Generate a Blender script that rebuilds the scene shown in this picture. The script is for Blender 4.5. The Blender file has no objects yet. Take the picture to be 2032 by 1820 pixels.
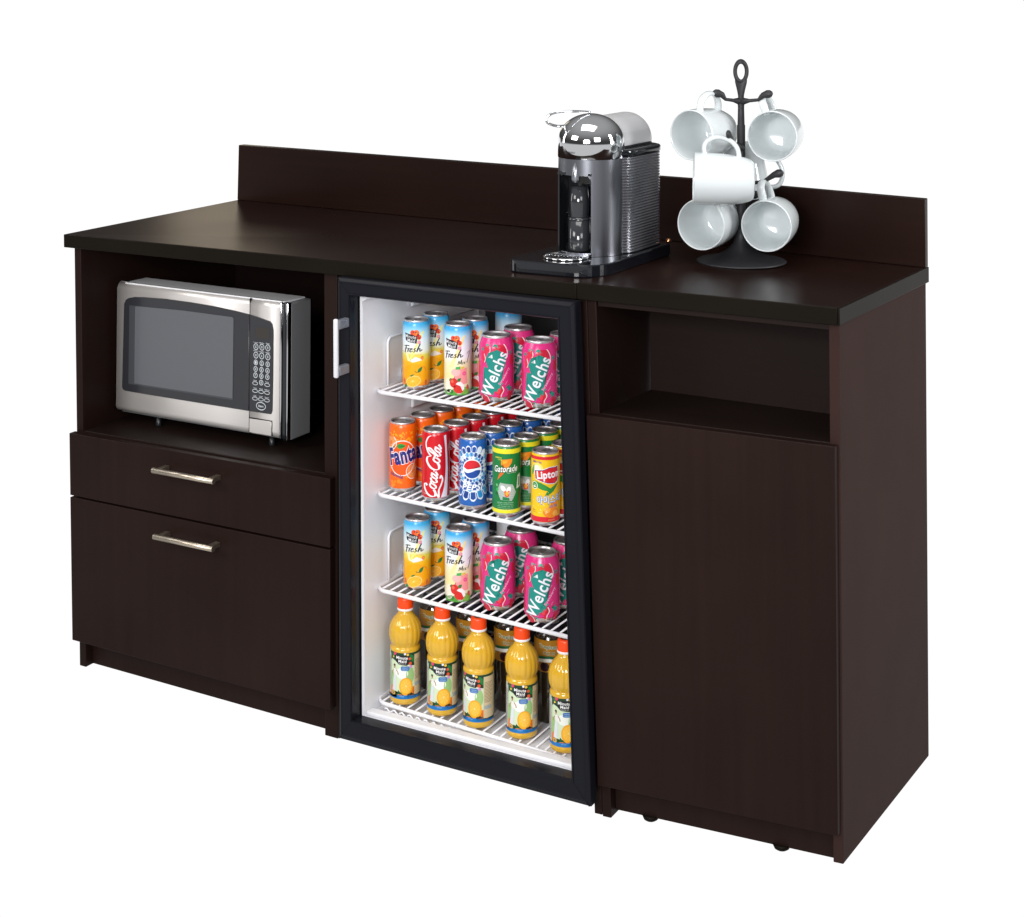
import bpy, bmesh, math, random
from mathutils import Vector, Matrix
random.seed(7)
R = math.radians
S = bpy.context.scene
COL = S.collection

# ------------------------------------------------------------------ camera
cam_d = bpy.data.cameras.new('camera'); cam = bpy.data.objects.new('camera', cam_d); COL.objects.link(cam)
yaw, pitch, roll = 0.5225046, 0.0354566, 0.0018707
fw = Vector((-math.sin(yaw)*math.cos(pitch), math.cos(yaw)*math.cos(pitch), math.sin(pitch)))
rt = Vector((math.cos(yaw), math.sin(yaw), 0)); up = rt.cross(fw)
Rv = rt*math.cos(roll) + up*math.sin(roll); Uv = -rt*math.sin(roll) + up*math.cos(roll)
M = Matrix(((Rv.x, Uv.x, -fw.x, 2.666155), (Rv.y, Uv.y, -fw.y, -2.746512), (Rv.z, Uv.z, -fw.z, 1.476739), (0, 0, 0, 1)))
cam.matrix_world = M
cam_d.sensor_width = 36; cam_d.sensor_fit = 'HORIZONTAL'
cam_d.lens = 3432.16/2032*36
cam_d.shift_x = 0.0; cam_d.shift_y = -1093.66/2032
cam_d.clip_start = .05; cam_d.clip_end = 200
S.camera = cam

# ------------------------------------------------------------------ world: white studio sweep below the horizon, dim studio above and behind the camera
w = bpy.data.worlds.new('World'); S.world = w; w.use_nodes = True
nt = w.node_tree; nt.nodes.clear()
out = nt.nodes.new('ShaderNodeOutputWorld'); bg = nt.nodes.new('ShaderNodeBackground'); nt.links.new(bg.outputs[0], out.inputs[0])
tc = nt.nodes.new('ShaderNodeTexCoord')
def vdot(vec):
    n = nt.nodes.new('ShaderNodeVectorMath'); n.operation = 'DOT_PRODUCT'; n.inputs[1].default_value = vec
    nt.links.new(tc.outputs['Generated'], n.inputs[0]); return n.outputs['Value']
def mrange(s, a, b, c=0., d=1.):
    n = nt.nodes.new('ShaderNodeMapRange'); n.interpolation_type = 'SMOOTHSTEP'
    for i, v in zip((1, 2, 3, 4), (a, b, c, d)): n.inputs[i].default_value = v
    nt.links.new(s, n.inputs[0]); return n.outputs[0]
def mm(op, a, b):
    n = nt.nodes.new('ShaderNodeMath'); n.operation = op
    for i, v in enumerate((a, b)):
        if isinstance(v, float): n.inputs[i].default_value = v
        else: nt.links.new(v, n.inputs[i])
    return n.outputs[0]
side = mrange(vdot((-.5, .866, 0)), .60, .84)           # the lit sweep stands behind the furniture
low = mrange(vdot((0, 0, 1)), -.005, .05, 1., 0.)
swp = mm('MULTIPLY', side, low)
hi = mrange(vdot((0, 0, 1)), .05, .95, .045, .38)          # dark studio, paler ceiling
flo = mrange(vdot((0, 0, 1)), -.10, -.005, .60, .0)       # white floor all round
base = mm('MAXIMUM', hi, flo)
tot = mm('ADD', mm('MULTIPLY', swp, 1.04), mm('MULTIPLY', mm('SUBTRACT', 1.0, swp), base))
nt.links.new(tot, bg.inputs['Strength']); bg.inputs['Color'].default_value = (1, 1, 1, 1)

# ------------------------------------------------------------------ lamps
def area(name, loc, aim, size, power, col=(1, 1, 1), sy=None, spread=180):
    l = bpy.data.lights.new(name, 'AREA'); l.energy = power; l.color = col; l.size = size; l.spread = R(spread)
    if sy: l.shape = 'RECTANGLE'; l.size_y = sy
    o = bpy.data.objects.new(name, l); COL.objects.link(o); o.location = loc
    o.rotation_euler = (Vector(aim)-Vector(loc)).to_track_quat('-Z', 'Y').to_euler(); return o
area('softbox_key', (-1.1, -3.1, 2.6), (.9, .1, .6), 1.6, 52, (1, .97, .93), 1.2)
area('softbox_fill', (3.9, -2.2, 2.3), (1.3, .2, .6), 1.3, 34, (.96, .98, 1.0), 1.3)
area('softbox_front', (2.0, -3.7, 1.75), (1.2, .2, .8), 1.3, 118, (.99, .99, 1.0), .9)
area('softbox_top', (1.2, -.4, 3.1), (1.1, .3, .9), 1.4, 20, (1, .98, .96), 1.0)
area('strip_rear', (-2.4, 3.4, 2.1), (.5, .3, .9), .45, 2.4, (1, .84, .62), 1.2)
area('strip_side', (3.6, .75, 1.75), (1.2, .2, 1.0), .35, 36, (1, 1, 1), 1.5)
area('strip_left', (-2.2, -.3, 1.7), (1.1, .2, 1.0), .4, 12, (1, 1, 1), 1.5)
S.view_settings.view_transform = 'Standard'; S.view_settings.look = 'None'
S.view_settings.exposure = 0; S.view_settings.gamma = 1; S.view_settings.use_curve_mapping = False
S.cycles.max_bounces = 8; S.cycles.transparent_max_bounces = 12; S.cycles.caustics_reflective = False
S.cycles.use_denoising = True

# ------------------------------------------------------------------ shape of the furniture as it stands (its frame is a few millimetres out of square)
HT = .914
XS = (0, .6899, 1.2335, 1.6996); DP = .5566
WA = [[[[0.0028, 0.0081, -0.0013], [-0.0069, -0.0141, -0.0037]], [[-0.0016, -0.0008, 0.0048], [0.0092, 0.0115, 0.0064]]], [[[0.0052, -0.0024, -0.0016], [-0.0057, 0.0018, 0.0005]], [[-0.0019, -0.0019, -0.001], [-0.0012, -0.0011, -0.0004]]], [[[0.0155, 0.0046, -0.0053], [-0.0129, -0.0045, 0.0034]], [[-0.0003, -0.0001, -0.0001], [0.0007, 0.0002, -0.0001]]], [[[0.0051, 0.0097, 0.0143], [0.0048, 0.0044, 0.0048]], [[-0.0066, -0.0078, -0.0161], [-0.0064, -0.0076, -0.0086]]]]
def WP(p):
    x, y, z = p; i = 0
    while i < 2 and x > XS[i+1]: i += 1
    fx = min(max((x-XS[i])/(XS[i+1]-XS[i]), -.1), 1.1); fy = min(max(y/DP, -.2), 1.1); fz = min(max(z/HT, -.1), 1.25)
    o = [0, 0, 0]
    for a, wa in ((i, 1-fx), (i+1, fx)):
        for b, wb in ((0, 1-fy), (1, fy)):
            for c, wc in ((0, 1-fz), (1, fz)):
                for k in range(3): o[k] += wa*wb*wc*WA[a][b][c][k]
    return Vector((x+o[0], y+o[1], z+o[2]))

# ------------------------------------------------------------------ materials
def lin(c):
    if isinstance(c, str): c = [int(c[i:i+2], 16) for i in (0, 2, 4)]
    return tuple((v/255/12.92 if v/255 <= .04045 else ((v/255+.055)/1.055)**2.4) for v in c) + (1,)
_m = {}
def mat(name, c, rough=.5, metal=0, spec=.5, coat=0, emit=None):
    if name in _m: return _m[name]
    m = bpy.data.materials.new(name); m.use_nodes = True; b = m.node_tree.nodes['Principled BSDF']
    b.inputs['Base Color'].default_value = c if len(c) == 4 and not isinstance(c, str) else lin(c)
    b.inputs['Roughness'].default_value = rough; b.inputs['Metallic'].default_value = metal
    b.inputs['Specular IOR Level'].default_value = spec; b.inputs['Coat Weight'].default_value = coat; b.inputs['Coat Roughness'].default_value = .08
    _m[name] = m; return m
def nodes(m): return m.node_tree.nodes, m.node_tree.links, m.node_tree.nodes['Principled BSDF']
def wood(name, scale, c1, c2, rough=.42, spec=.08, bump=.05):
    m = mat(name, (.02, .01, .01, 1), rough, 0, spec); n, l, b = nodes(m)
    t = n.new('ShaderNodeTexCoord'); mp = n.new('ShaderNodeMapping'); mp.inputs['Scale'].default_value = scale
    l.new(t.outputs['Object'], mp.inputs[0])
    a = n.new('ShaderNodeTexNoise'); a.inputs['Scale'].default_value = 1; a.inputs['Detail'].default_value = 8; a.inputs['Roughness'].default_value = .65
    l.new(mp.outputs[0], a.inputs['Vector'])
    d = n.new('ShaderNodeTexNoise'); d.inputs['Scale'].default_value = 3.2; d.inputs['Detail'].default_value = 2; l.new(t.outputs['Object'], d.inputs['Vector'])
    ad = n.new('ShaderNodeMath'); ad.operation = 'MULTIPLY_ADD'; ad.inputs[1].default_value = .38; l.new(a.outputs[0], ad.inputs[0])
    ml = n.new('ShaderNodeMath'); ml.operation = 'MULTIPLY'; ml.inputs[1].default_value = .62; l.new(d.outputs[0], ml.inputs[0]); l.new(ml.outputs[0], ad.inputs[2])
    r = n.new('ShaderNodeValToRGB'); r.color_ramp.elements[0].position = .28; r.color_ramp.elements[1].position = .74
    r.color_ramp.elements[0].color = c1; r.color_ramp.elements[1].color = c2
    l.new(ad.outputs[0], r.inputs[0]); l.new(r.outputs[0], b.inputs['Base Color'])
    bp = n.new('ShaderNodeBump'); bp.inputs['Strength'].default_value = bump; bp.inputs['Distance'].default_value = .001
    l.new(a.outputs[0], bp.inputs['Height']); l.new(bp.outputs[0], b.inputs['Normal'])
    rr = n.new('ShaderNodeMapRange'); rr.inputs[3].default_value = rough-.05; rr.inputs[4].default_value = rough+.06
    l.new(d.outputs[0], rr.inputs[0]); l.new(rr.outputs[0], b.inputs['Roughness'])
    return m
C1, C2 = (.0120, .0056, .0043, 1), (.0202, .0104, .0083, 1)
woodV = wood('espresso_laminate_upright', (60, 60, 2.2), C1, C2)
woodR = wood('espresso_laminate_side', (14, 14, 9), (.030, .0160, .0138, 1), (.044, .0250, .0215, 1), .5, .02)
woodH = wood('espresso_laminate_level', (2.2, 60, 60), (.0088, .0033, .0022, 1), (.0165, .0066, .0045, 1), .29, .13, .008)
woodE = wood('espresso_edge_band', (3, 30, 30), (.0058, .0042, .0027, 1), (.0096, .0074, .0050, 1), .4, .06)
woodI = wood('espresso_inside', (2.2, 60, 60), (.010, .0052, .0040, 1), (.0165, .0090, .0070, 1), .5, .12)

chrome = mat('chrome', (.82, .83, .85, 1), .06, 1)
alu = mat('aluminium', (.80, .79, .79, 1), .34, 1)
alud = mat('aluminium_recess', (.45, .44, .44, 1), .35, 1)
def brushed(name, col, rough, scale, amt=.12, bump=.02):
    m = mat(name, col, rough, 1); n, l, b = nodes(m)
    t = n.new('ShaderNodeTexCoord'); mp = n.new('ShaderNodeMapping'); mp.inputs['Scale'].default_value = scale; l.new(t.outputs['Object'], mp.inputs[0])
    a = n.new('ShaderNodeTexNoise'); a.inputs['Scale'].default_value = 1; a.inputs['Detail'].default_value = 6; l.new(mp.outputs[0], a.inputs['Vector'])
    rr = n.new('ShaderNodeMapRange'); rr.inputs[3].default_value = rough-amt; rr.inputs[4].default_value = rough+amt; l.new(a.outputs[0], rr.inputs[0]); l.new(rr.outputs[0], b.inputs['Roughness'])
    bp = n.new('ShaderNodeBump'); bp.inputs['Strength'].default_value = bump; bp.inputs['Distance'].default_value = .001; l.new(a.outputs[0], bp.inputs['Height']); l.new(bp.outputs[0], b.inputs['Normal'])
    return m
steel = brushed('brushed_steel', (.80, .76, .73, 1), .40, (4, 500, 500)); steel.node_tree.nodes['Principled BSDF'].inputs['Metallic'].default_value = .5
nickel = brushed('satin_nickel', (.60, .52, .42, 1), .38, (6, 300, 300))
barrelm = brushed('satin_silver', (.86, .86, .88, 1), .38, (300, 4, 300)); barrelm.node_tree.nodes['Principled BSDF'].inputs['Metallic'].default_value = .5
porc = mat('white_porcelain', (.66, .70, .71, 1), .12, 0, .5, .3)
blk = mat('black_plastic', (.012, .013, .015, 1), .35)
blkg = mat('black_gloss', (.006, .007, .01, 1), .08, 0, .5, .4)
iron = mat('black_cast_iron', (.018, .018, .021, 1), .5, .0, .4)
doorm = mat('black_fridge_frame', (.0078, .0082, .0118, 1), .30, 0, .15)
gask = mat('black_gasket', (.003, .003, .004, 1), .5, 0, .2)
liner = mat('white_liner', (.87, .87, .90, 1), .35, 0, .4)
wire = mat('white_coated_wire', (.86, .86, .89, 1), .3, 0, .5)
whitep = mat('white_handle', (.66, .66, .70, 1), .25, 0, .5)
copper = mat('copper', (.75, .36, .18, 1), .2, 1)

# ------------------------------------------------------------------ mesh helpers
class MB:
    def __init__(s): s.bm = bmesh.new()
    def box(s, x0, x1, y0, y1, z0, z1, bev=0, seg=2, mi=0, smooth=False):
        r = bmesh.ops.create_cube(s.bm, size=1); vs = r['verts']
        for v in vs: v.co = Vector(((x0+x1)/2+v.co.x*(x1-x0), (y0+y1)/2+v.co.y*(y1-y0), (z0+z1)/2+v.co.z*(z1-z0)))
        fs = {f for v in vs for f in v.link_faces}
        for f in fs: f.material_index = mi
        if bev:
            es = list({e for v in vs for e in v.link_edges})
            r2 = bmesh.ops.bevel(s.bm, geom=es, offset=bev, segments=seg, affect='EDGES', profile=.5)
            for f in r2['faces']: f.material_index = mi; f.smooth = True
        return s
    def lathe(s, prof, seg=48, mi=0, close=True, c=(0, 0, 0), mis=None, fn=None):
        rings = []
        for r, z in prof:
            if r < 1e-6: rings.append([s.bm.verts.new((c[0], c[1], c[2]+z))]); continue
            ring = []
            for k in range(seg):
                a = 2*math.pi*k/seg; rr = fn(r, z, a) if fn else r
                ring.append(s.bm.verts.new((c[0]+rr*math.sin(a), c[1]-rr*math.cos(a), c[2]+z)))
            rings.append(ring)
        for i in range(len(rings)-1):
            a, b = rings[i], rings[i+1]; m = mis[i] if mis else mi
            for k in range(seg):
                k2 = (k+1) % seg
                if len(a) == 1 and len(b) == 1: break
                if len(a) == 1: vs = (a[0], b[k], b[k2])
                elif len(b) == 1: vs = (a[k], a[k2], b[0])
                else: vs = (a[k], a[k2], b[k2], b[k])
                f = s.bm.faces.new(vs); f.smooth = True; f.material_index = m
        return s
    def tube(s, pts, rad, seg=8, mi=0, closed=False, flat=None):
        pts = [Vector(p) for p in pts]; n = len(pts); rings = []; prev = None
        for i, p in enumerate(pts):
            if closed: t = (pts[(i+1) % n]-pts[i-1]).normalized()
            else: t = (pts[min(i+1, n-1)]-pts[max(i-1, 0)]).normalized()
            if prev is None:
                a = Vector((0, 0, 1)) if abs(t.z) < .9 else Vector((1, 0, 0)); u = t.cross(a).normalized()
            else: u = (prev - t*prev.dot(t)).normalized()
            prev = u; v = t.cross(u)
            r = rad[i] if isinstance(rad, (list, tuple)) else rad
            r = r if isinstance(r, tuple) else (r, r)
            rings.append([s.bm.verts.new(p + u*r[0]*math.cos(2*math.pi*k/seg) + v*r[1]*math.sin(2*math.pi*k/seg)) for k in range(seg)])
        m = n if closed else n-1
        for i in range(m):
            a, b = rings[i], rings[(i+1) % n]
            for k in range(seg):
                f = s.bm.faces.new((a[k], a[(k+1) % seg], b[(k+1) % seg], b[k])); f.smooth = True; f.material_index = mi
        if not closed:
            for r_, rev in ((rings[0], True), (rings[-1], False)):
                f = s.bm.faces.new(r_[::-1] if rev else r_); f.material_index = mi
        return s
    def prism(s, pts, ext, mi=0, smooth=False):
        """pts: planar 3-D loop, ext: extrusion vector"""
        a = [s.bm.verts.new(p) for p in pts]; b = [s.bm.verts.new(Vector(p)+Vector(ext)) for p in pts]
        fs = [s.bm.faces.new(a), s.bm.faces.new(b[::-1])]
        for i in range(len(a)): fs.append(s.bm.faces.new((a[i], b[i], b[(i+1) % len(a)], a[(i+1) % len(a)])))
        for f in fs: f.material_index = mi
        return s
    def build(s, name, mats, parent=None, warp=False, mtx=None):
        bmesh.ops.recalc_face_normals(s.bm, faces=s.bm.faces)
        if warp:
            for v in s.bm.verts: v.co = WP(v.co)
        if mtx is not None: s.bm.transform(mtx)
        me = bpy.data.meshes.new(name); s.bm.to_mesh(me); s.bm.free()
        for m in (mats if isinstance(mats, (list, tuple)) else [mats]): me.materials.append(m)
        o = bpy.data.objects.new(name, me); COL.objects.link(o)
        if parent is not None: o.parent = parent
        return o
def empty(name, label, cat, loc=(0, 0, 0), group=None, rz=0):
    o = bpy.data.objects.new(name, None); COL.objects.link(o); o.location = loc; o.rotation_euler = (0, 0, rz); o.empty_display_size = .02
    o['label'] = label; o['category'] = cat
    if group: o['group'] = group
    return o
def sub(loops): return loops
def copy_tree(o, parent=None):
    c = o.copy(); COL.objects.link(c)
    if parent is not None: c.parent = parent
    for ch in [k for k in bpy.data.objects if k.parent == o]: copy_tree(ch, c)
    return c
def rrect(x0, x1, z0, z1, r, n=5):
    pts = []
    for cx, cz, a0 in ((x1-r, z1-r, 0), (x0+r, z1-r, 90), (x0+r, z0+r, 180), (x1-r, z0+r, 270)):
        for k in range(n+1):
            a = R(a0+90*k/n); pts.append((cx+r*math.cos(a), cz+r*math.sin(a)))
    return pts

# ================================================================== CABINETS
BV = .0012
g = .015
cab = empty('storage_cabinet', 'long dark espresso cabinet with open bay, two drawers and backsplash, holding the glass-door fridge', 'cabinet')
def P(name, m, par, *boxes, bev=BV):
    b = MB()
    for q in boxes: b.box(*q, bev=bev)
    return b.build(name, m, par, warp=True)
XJ = 1.2335
ct = P('countertop', [woodH], cab, (0, XJ-.0006, 0.004, DP, .8863, .914))
# the darker edge band along the front of the top
P('edge_band', [woodE], ct, (0, XJ-.0006, 0, .0035, .8863, .914))
P('backsplash', [woodH], cab, (0, XJ-.0006, DP-.02, DP-.001, .9142, .914+.1312))
P('side_panel', [woodV], cab, (.0145, .0325, g, DP-.005, 0, .8861))
P('divider_panel', [woodV], cab, (.659, .6895, g, DP-.005, 0, .8861))
P('end_panel', [woodV], cab, (1.2285, 1.2440, g+.002, DP-.005, -.008, .8861))
P('back_panel', [woodI], cab, (.0327, .6588, .50, .506, .06, .886))
P('bay_shelf', [woodI], cab, (.0327, .6588, g+.001, .4998, .481, .4985))
P('kick_board', [woodV], cab, (.0327, .6588, .034, .05, .002, .0575))
def handle(parent, xa, xb, z):
    b = MB(); y = -.033
    b.tube([(xa, y, z), (xb, y, z)], .0058, 14)
    o = b.build('handle_bar', nickel, None, warp=True)
    o.name = 'handle'; o.parent = parent
    for x in (xa+.012, xb-.012):
        p = MB(); p.box(x-.006, x+.006, y+.001, -.0032, z-.0045, z+.0045, bev=.001)
        o2 = p.build('handle_post', nickel, parent, warp=True)
dr = P('drawer_front', [woodV], cab, (.011, .685, -.003, g-.0005, .3642, .495)); dr.name = 'shallow_drawer'; dr['label'] = 'shallow upper drawer front'
handle(dr, .268, .4255, .4605)
dr = P('drawer_front', [woodV], cab, (.011, .685, -.003, g-.0005, .059, .3602)); dr.name = 'deep_drawer'; dr['label'] = 'deep lower drawer front'
handle(dr, .2695, .4225, .3275)
P('drawer_box', [woodI], cab, (.034, .657, g, .45, .07, .478))

tc_ = empty('trash_cabinet', 'dark espresso cabinet with an open niche above one plain door, right of the fridge', 'cabinet')
XR = 1.6946
ct2 = P('countertop', [woodH], tc_, (XJ, 1.6962, 0.004, DP, .8863, .9152), bev=.0010)
P('edge_band', [woodE], ct2, (XJ, 1.6962, 0, .0035, .8863, .9152))
P('end_band', [woodE], ct2, (1.6964, 1.6996, 0, DP, .8861, .9152))
P('backsplash', [woodH], tc_, (XJ, 1.6996-.0015, DP-.02, DP-.001, .9154, .914+.1312))
P('side_panel', [woodV], tc_, (1.2455, 1.2625, g, DP-.005, -.009, .8861))
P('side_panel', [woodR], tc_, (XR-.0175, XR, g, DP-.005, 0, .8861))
P('niche_back', [woodI], tc_, (1.2627, XR-.0177, .222, .232, .672, .886))
P('niche_shelf', [woodI], tc_, (1.2627, XR-.0177, g+.001, .2215, .672, .6885))
P('apron', [woodI], tc_, (1.2627, XR-.0177, g+.004, .03, .874, .8862))
P('kick_board', [woodV], tc_, (1.2627, XR-.0177, .034, .05, -.002, .0505))
dd = P('door', [woodV], tc_, (1.2462, XR-.0035, -.003, g-.0005, .0515, .687))
for gx in (1.33, 1.577):
    b = MB(); b.lathe([(0, -.0055), (.009, -.0055), (.013, -.003), (.016, .004), (0, .004)], 24, c=(gx, .040, -.0035)); b.build('glide_foot', woodE, tc_, warp=True)

# ================================================================== FRIDGE
fr = empty('glass_door_fridge', 'black framed glass door fridge with white interior and four wire shelves of drinks', 'fridge')
FX0, FX1, FZ0, FZ1 = .722, 1.2435, .024, .8862      # door outline
OX0, OX1, OZ0, OZ1 = .752, 1.209, .0645, .8545      # opening
LX0, LX1, LY, LZ0, LZ1 = .7545, 1.219, .455, .0625, .853
# body: outer shell and white liner
P('body', [doorm], fr, (.728, LX0-.0006, .002, .50, .03, .884), (LX1+.0066, 1.2265, .002, .50, .03, .884), (LX0-.0004, LX1+.0064, .002, .50, LZ1+.0066, .884), (LX0-.0004, LX1+.0064, .002, .50, .03, LZ0-.0066), (LX0-.0004, LX1+.0064, LY+.0066, .50, LZ0-.006, LZ1+.006), bev=0)
b = MB()
b.box(LX0, LX0+.006, .001, LY, LZ0, LZ1); b.box(LX1, LX1+.006, .001, LY, LZ0, LZ1)
b.box(LX0+.0062, LX1-.0002, .001, LY, LZ1-.0, LZ1+.006); b.box(LX0+.0062, LX1-.0002, .001, LY, LZ0-.006, LZ0); 
# sloped corner fillet at the top left and the low raised sill along the bottom front
b.prism([(LX0+.0061, .001, LZ1-.001), (LX0+.03, .001, LZ1-.001), (LX0+.0061, .001, LZ1-.014)], (0, LY-.004, 0))
b.box(LX0+.0064, LX1-.0004, .004, .026, LZ0+.0004, LZ0+.009, bev=.003)
lo = b.build('liner', [liner], fr, warp=True)
b = MB(); b.box(LX0+.0062, LX1-.0002, LY, LY+.006, LZ0, LZ1); b.build('rear_panel', [mat('shade_tinted_rear_panel', (.03, .031, .034, 1), .5, 0, .3)], fr, warp=True)  # back of the liner, coloured near-black to paint in shade behind the cans
# moulded ledges on the left wall
for zs in (.6667, .468, .288):
    for dz, L in ((.148, .30), (.048, .30), (.012, .33)):
        b = MB(); b.box(LX0+.0062, LX0+.018, LY-L, LY-.01, zs+dz-.011, zs+dz+.011, bev=.006, seg=3); b.build('wall_ledge', [liner], lo, warp=True)
# door: mitred profile frame, inner bead, gasket, pane, handle
def frame_ring(b, prof, mi=0):
    """prof: list of (inset from outline 0..1 towards the opening, y)"""
    rings = []
    for t, y in prof:
        x0 = FX0+(OX0-FX0)*t; x1 = FX1+(OX1-FX1)*t; z0 = FZ0+(OZ0-FZ0)*t; z1 = FZ1+(OZ1-FZ1)*t
        rings.append([b.bm.verts.new(p) for p in ((x0, y, z0), (x1, y, z0), (x1, y, z1), (x0, y, z1))])
    for i in range(len(rings)-1):
        for k in range(4):
            f = b.bm.faces.new((rings[i][k], rings[i][(k+1) % 4], rings[i+1][(k+1) % 4], rings[i+1][k])); f.material_index = mi
b = MB()
frame_ring(b, [(0, -.004), (0, -.025), (.04, -.0275), (.20, -.0300), (.23, -.0312), (.27, -.0312), (.30, -.0300), (.86, -.0300), (.88, -.0315), (.95, -.0315), (1.0, -.0285), (1.0, -.004), (0, -.004)])
dof = b.build('door', [doorm], fr, warp=True)
lp = area('added_fridge_fill', WP((.99, .05, .846)), WP((.97, .20, .3)), .36, .05, (.97, .98, 1), .02)  # added fill light to lift the interior, not a fitting of the fridge
b = MB(); frame_ring(b, [(.55, -.0038), (.55, -.0003), (.99, -.0003), (.99, -.0038), (.55, -.0038)]); b.build('gasket', [gask], dof, warp=True)
b = MB(); frame_ring(b, [(1.0, -.0284), (1.003, -.010), (1.14, -.010), (1.14, -.006), (.999, -.006)])
for v in b.bm.verts: pass
clear = bpy.data.materials.new('clear_glass'); clear.use_nodes = True; cn = clear.node_tree.nodes; cn.clear()
co = cn.new('ShaderNodeOutputMaterial'); ctn = cn.new('ShaderNodeBsdfTransparent'); ctn.inputs[0].default_value = (1, 1, 1, 1); clear.node_tree.links.new(ctn.outputs[0], co.inputs[0])
b.bm.free()
b = MB(); b.box(OX0+.0004, OX1-.0004, -.016, -.012, OZ0+.0004, OZ1-.0004); b.build('glass_pane', [clear], dof, warp=True)
for ax, bx_, az, bz in ((FX0, OX0, FZ0, OZ0), (FX1, OX1, FZ0, OZ0), (FX0, OX0, FZ1, OZ1), (FX1, OX1, FZ1, OZ1)):
    b = MB(); b.prism([(ax+(bx_-ax)*.05, -.0303, az+(bz-az)*.03), (ax+(bx_-ax)*.03, -.0303, az+(bz-az)*.05), (bx_-(bx_-ax)*.05, -.0303, bz-(bz-az)*.03), (bx_-(bx_-ax)*.03, -.0303, bz-(bz-az)*.05)], (0, .004, 0)); b.build('mitre_joint', [gask], dof, warp=True)
# handle: vertical bar on two stand-offs
b = MB(); prof = []
hx, hz0, hz1, hy = .7475, .7065, .8165, -.068
pts = [(hx, -.030, hz1-.012), (hx, hy+.012, hz1-.010), (hx, hy+.003, hz1-.006), (hx, hy, hz1-.014), (hx, hy, (hz0+hz1)/2), (hx, hy, hz0+.014), (hx, hy+.003, hz0+.006), (hx, hy+.012, hz0+.010), (hx, -.030, hz0+.012)]
b.box(hx-.0050, hx+.0050, hy-.004, hy+.004, hz0, hz1, bev=.0036, seg=3)
hb = b.build('door_handle', [whitep], dof, warp=True)
for zc in (hz0+.012, hz1-.012):
    b = MB(); b.box(hx-.006, hx+.006, hy+.0042, -.0316, zc-.009, zc+.009, bev=.003); b.build('handle_stand', [mat('grey_handle_stand', (.16, .17, .2, 1), .3)], hb, warp=True)
# shelves
SH = {1: (.6666, 0.0), 2: (.468, -.02), 3: (.288, -.025), 4: (.075, -.04)}
def shz(s, x): return SH[s][0]+SH[s][1]*(x-.97)
for s in (1, 2, 3, 4):
    b = MB(); x0, x1, ya, yb = .7625, 1.214, .036, .44; z = SH[s][0]
    r_ = .022; rim = []
    # front bar (thick, flattened) turning back along the wall
    path = [(x0, yb, -.004), (x0, ya+r_, -.004)]
    for k in range(1, 7):
        a = R(180+90*k/6); path.append((x0+r_+r_*math.cos(a), ya+r_+r_*math.sin(a), -.004))
    path += [(x1, ya, -.004)]
    b.tube([(px, py, shz(s, px)+pz) for px, py, pz in path], [(.003, .0040) for _ in path], 10)
    zz = lambda x, y_, h: (x, y_, shz(s, x)+h)
    b.tube([zz(x0, yb, -.003), zz(x1, yb, -.003)], .0025, 6)
    for yy in (.16, .30): b.tube([zz(x0, yy, -.0045), zz(x1, yy, -.0045)], .002, 6)
    x = x0+.014
    while x < x1:
        b.tube([zz(x, ya+.002, -.0016), zz(x, yb, -.0016)], .0017, 6); x += .0182
    if s == 4:   # crimped wire under the front bar
        n_ = 130; b.tube([(x0+.02+(x1-x0-.02)*i/n_, ya-.001, shz(s, x0+.02+(x1-x0-.02)*i/n_)-.0135+.003*math.sin(i*1.2)) for i in range(n_+1)], .0018, 6)
    so = b.build('wire_shelf', [wire], fr, warp=True)
    if s in (1, 3):
        b = MB(); xg = x0+.001; y0_, y1_ = ya+.045, yb-.02
        pts = [(xg, y0_, shz(s, xg)-.002), (xg, y0_, shz(s, xg)+.078)]
        for k in range(1, 6):
            a = R(180-90*k/5); pts.append((xg, y0_+.012+.012*math.cos(a), shz(s, xg)+.078+.012*math.sin(a)))
        pts += [(xg, y1_, shz(s, xg)+.09), (xg, y1_+.004, shz(s, xg)+.0)]
        b.tube(pts, .0026, 8); b.build('side_guard', [wire], so, warp=True)

# ------------------------------------------------------------------ printed art wrapped round cans and bottles (all lengths in mm; u round the body, v up)
def circ(cx, cy, rx, ry=None, rot=0, n=22, a0=0, a1=360):
    ry = rx if ry is None else ry; o = []; c_, s_ = math.cos(R(rot)), math.sin(R(rot)); full = abs(a1-a0) >= 360
    for k in range(n if full else n+1):
        a = R(a0+(a1-a0)*k/n); x, y = rx*math.cos(a), ry*math.sin(a); o.append((cx+x*c_-y*s_, cy+x*s_+y*c_))
    return o
def arc(cx, cy, rx, ry, w, a0=0, a1=360, rot=0, n=30):
    """a curved stroke as quads"""
    a = circ(cx, cy, rx, ry, rot, n, a0, a1); b = circ(cx, cy, rx-w, ry-w, rot, n, a0, a1)
    if abs(a1-a0) >= 360: a.append(a[0]); b.append(b[0])
    return [[a[i], a[i+1], b[i+1], b[i]] for i in range(len(a)-1)]
def crom(p, n=7):
    if len(p) < 3: return p
    q = [p[0]]+list(p)+[p[-1]]; o = []
    for i in range(1, len(q)-2):
        for k in range(n):
            t = k/n; o.append(tuple(.5*(2*q[i][j]+(q[i+1][j]-q[i-1][j])*t+(2*q[i-1][j]-5*q[i][j]+4*q[i+1][j]-q[i+2][j])*t*t+(3*q[i][j]-q[i-1][j]-3*q[i+1][j]+q[i+2][j])*t**3) for j in (0, 1)))
    return o+[tuple(p[-1])]
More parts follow.
